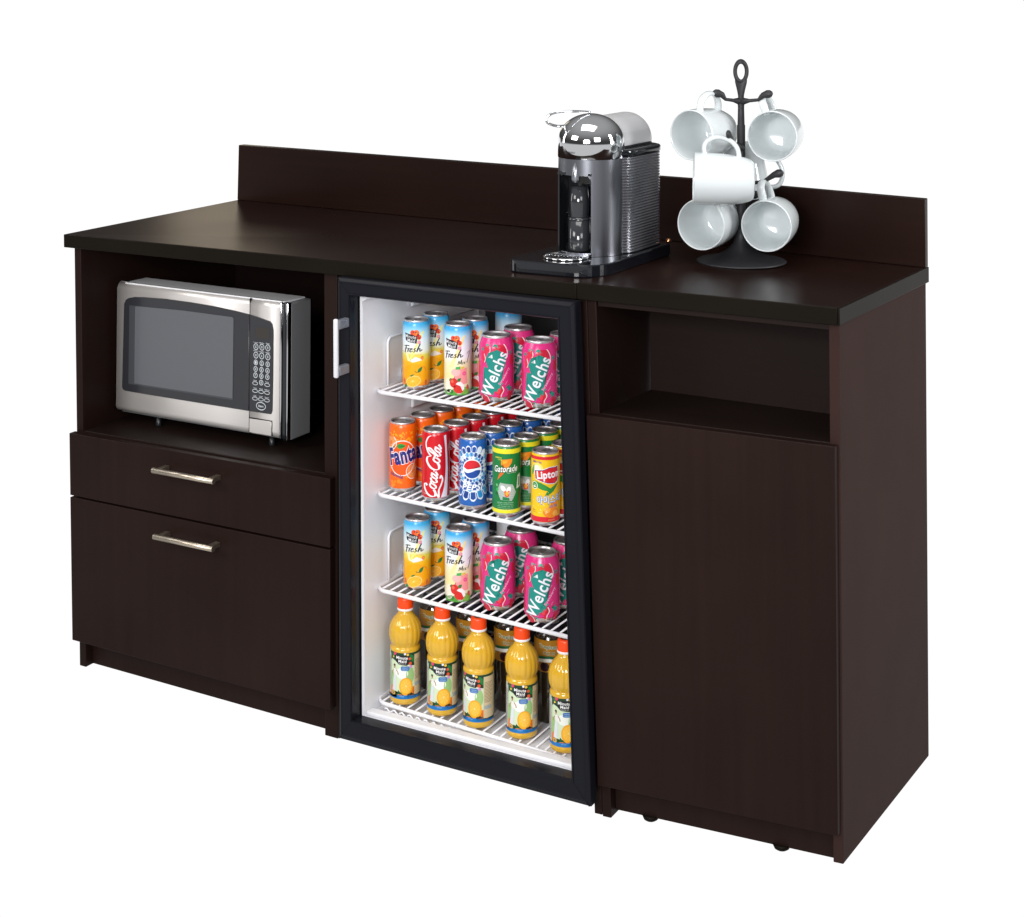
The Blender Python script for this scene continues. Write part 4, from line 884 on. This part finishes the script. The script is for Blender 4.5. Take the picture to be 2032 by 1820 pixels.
# lever hoop at the top of the head
b = MB(); T0 = Vector((-.004, -.02, zd+.019+.064))
pts = [(.002, -.008, .2915), (-.020, -.030, .2940), (-.044, -.052, .2935), (-.058, -.062, .2890), (-.066, -.067, .2800), (-.064, -.066, .2700), (-.053, -.052, .2630), (-.044, -.038, .2620), (-.038, -.028, .2640)]
pts = [Vector((p[0]*.94, p[1]*.94, .264+(p[2]-.264)*.88)) for p in pts]; sm = []
for i in range(len(pts)-1):
    p0, p1, p2, p3 = pts[max(i-1, 0)], pts[i], pts[i+1], pts[min(i+2, len(pts)-1)]
    for k in range(5): t = k/5; sm.append(.5*((2*p1)+(p2-p0)*t+(2*p0-5*p1+4*p2-p3)*t*t+(3*p1-p0-3*p2+p3)*t**3))
sm.append(pts[-1]); b.tube(sm, [(.0018, .0026)]*len(sm), 10); b.build('lever', [chrome], cf)
b = MB(); b.lathe([(0, -.004), (.0045, -.003), (.0055, 0), (.0045, .004), (0, .005)], 16, c=(.080, .176, .0265)); b.build('knob', [copper], cf)

# ================================================================== MUG TREE AND MUGS
tx, ty = 1.3770, .380; tz = WP((tx, ty, .914)).z+.0006
mt = empty('mug_tree', 'black iron mug tree with loop handle on the counter', 'mug rack', (tx, ty, tz))
H0 = 1.3039-tz
b = MB(); b.lathe([(0, 0), (.085, 0), (.0865, .0015), (.083, .004), (.060, .0085), (.036, .017), (.0185, .032), (.0115, .050), (.0088, .066), (0, .066)], 56); b.build('base', [iron], mt)
b = MB(); hp = H0
zl = [.06, .10, .16, .262, .2625, .295, H0-.088, H0-.070]; rl = [.0095, .0085, .0082, .0080, .0070, .0062, .0066, .0050]
b.tube([(0, 0, z) for z in zl], rl, 14); b.build('pole', [iron], mt)
b = MB(); loop = []   # tear-drop loop facing the viewer
ang = R(27); ux, uy = math.cos(ang), math.sin(ang)
zc = H0-.0245
for k in range(36):
    a = 2*math.pi*k/36; rx = .0112; x = rx*math.cos(a); z = zc+(.0190 if math.sin(a) > 0 else .0200)*math.sin(a)
    loop.append((x*ux, x*uy, z))
b.tube(loop, [(.0036+.004*abs(math.sin(2*math.pi*k/36))**3, .0040) for k in range(36)], 10, closed=True)
b.tube([(0, 0, H0-d_) for d_ in (.082, .070, .058, .046, .0405)], [(.0046, .0050), (.005, .0064), (.005, .0092), (.0045, .0124), (.004, .0128)], 12); b.build('loop_handle', [iron], mt)
Rw = Vector((.867, .499, 0)); 
ray = Vector((-.380, .922, -.082)).normalized(); Uw = Rw.cross(ray); Uw.normalize()
if Uw.z < 0: Uw = -Uw
def D2(px, py, y):       # tree-local point from the camera-right offset (m), height and toward-viewer offset
    return None
SCL = 1049.0
def at(px, py, depth=0.0):
    """a point near the tree: px,py measured on the 2032-wide frame, depth = metres away from the viewer"""
    o = Vector((tx, ty, tz+H0)); return o + Rw*((px-1464.6)/SCL) - Vector((0, 0, 1))*((py-116.4)/SCL)*1.0 + ray*depth
def arm(zrel_px, tip_px, depth, tip=True):
    a = at(1464.6, zrel_px) ; e_ = at(*tip_px, depth); b = MB(); o = Vector((tx, ty, tz))
    mid = a.lerp(e_, .55)+Vector((0, 0, -.006)); d = (e_-a).normalized()
    pts = [a-o, a.lerp(mid, .5)-o, mid-o, e_-d*.020-o, e_-d*.010-o, e_-d*.004-o, e_-o]
    b.tube(pts, [(.0085, .0085), (.0036, .0036), (.0034, .0034), (.0046, .0060), (.0050, .0085), (.0040, .0070), (.0015, .0028)], 10); b.build('arm', [iron], mt)
arm(203, (1408, 184), -.012); arm(203, (1528, 186), -.03); arm(296, (1438, 266), -.125); arm(372, (1549, 344), -.035); arm(398, (1420, 392), -.01); arm(398, (1500, 388), -.02)
ML = .112
def mug_mesh():
    e = empty('mug', 'm', 'mug', group='white mugs hanging on the mug tree')
    prof = [(0, .004), (.030, .004), (.0315, 0), (.0345, .0012), (.0385, .0065), (.0425, .019), (.0458, .036), (.0478, .058), (.0488, .085), (.0486, .1085), (.0481, .1116), (.0467, .1120), (.0456, .1095), (.0456, .085), (.0446, .058), (.0426, .036), (.0395, .020), (.035, .0105), (.028, .0080), (0, .0075)]
    b = MB(); b.lathe(prof, 64); b.build('body', [porc], e)
    b = MB(); hp_ = [(.0425, .090), (.056, .094), (.069, .090), (.0775, .076), (.078, .060), (.071, .043), (.058, .032), (.0400, .028)]
    hv = [Vector((r, 0, z)) for r, z in hp_]; sm = []
    for i in range(len(hv)-1):
        p0, p1, p2, p3 = hv[max(i-1, 0)], hv[i], hv[i+1], hv[min(i+2, len(hv)-1)]
        for k in range(5): t = k/5; sm.append(.5*((2*p1)+(p2-p0)*t+(2*p0-5*p1+4*p2-p3)*t*t+(3*p1-p0-3*p2+p3)*t**3))
    sm.append(hv[-1]); b.tube(sm, [(.0078, .0046)]*len(sm), 14); b.build('handle', [porc], e); return e
mp = mug_mesh()
def axis(th, ph): th, ph = R(th), R(ph); return (ray*math.cos(th)+(Rw*math.cos(ph)+Uw*math.sin(ph))*math.sin(th)).normalized()
def mug(k, rim, depth, th, ph, hd_, label):
    e = mp if k == 0 else copy_tree(mp); a = axis(th, ph); z = -a; h = (Uw*hd_[1]+Rw*hd_[0]+ray*hd_[2]); h = (h-z*h.dot(z)).normalized(); yv = z.cross(h)
    o = at(*rim, depth)+a*ML
    e.matrix_world = Matrix(((h.x, yv.x, z.x, o.x), (h.y, yv.y, z.y, o.y), (h.z, yv.z, z.z, o.z), (0, 0, 0, 1))); e['label'] = label
mug(0, (1364, 271), -.040, 35, 8, (.30, 1, 0), 'white mug hanging from the upper tier beside the coffee machine, opening toward us')
mug(1, (1526, 273), -.045, 15, 20, (-.35, 1, 0), 'white mug on the upper tier away from the coffee machine, handle on a black hook')
mug(2, (1371, 354), -.105, 94, -2, (.02, 1, -.12), 'white mug seen side-on in the middle of the tree, base to one side')
mug(3, (1383.5, 447.7), -.055, 24, 8, (.7, .7, 0), 'white mug on the lowest tier beside the coffee machine, hollow facing us')
mug(4, (1513.5, 450), -.070, 16, 22, (-.2, 1, 0), 'white mug on the lowest tier above the empty counter, hollow facing us')
mug(5, (1474, 404), .075, 90, 97, (1, .05, -.25), 'mostly hidden white mug behind the side-on one, handle round a black hook')
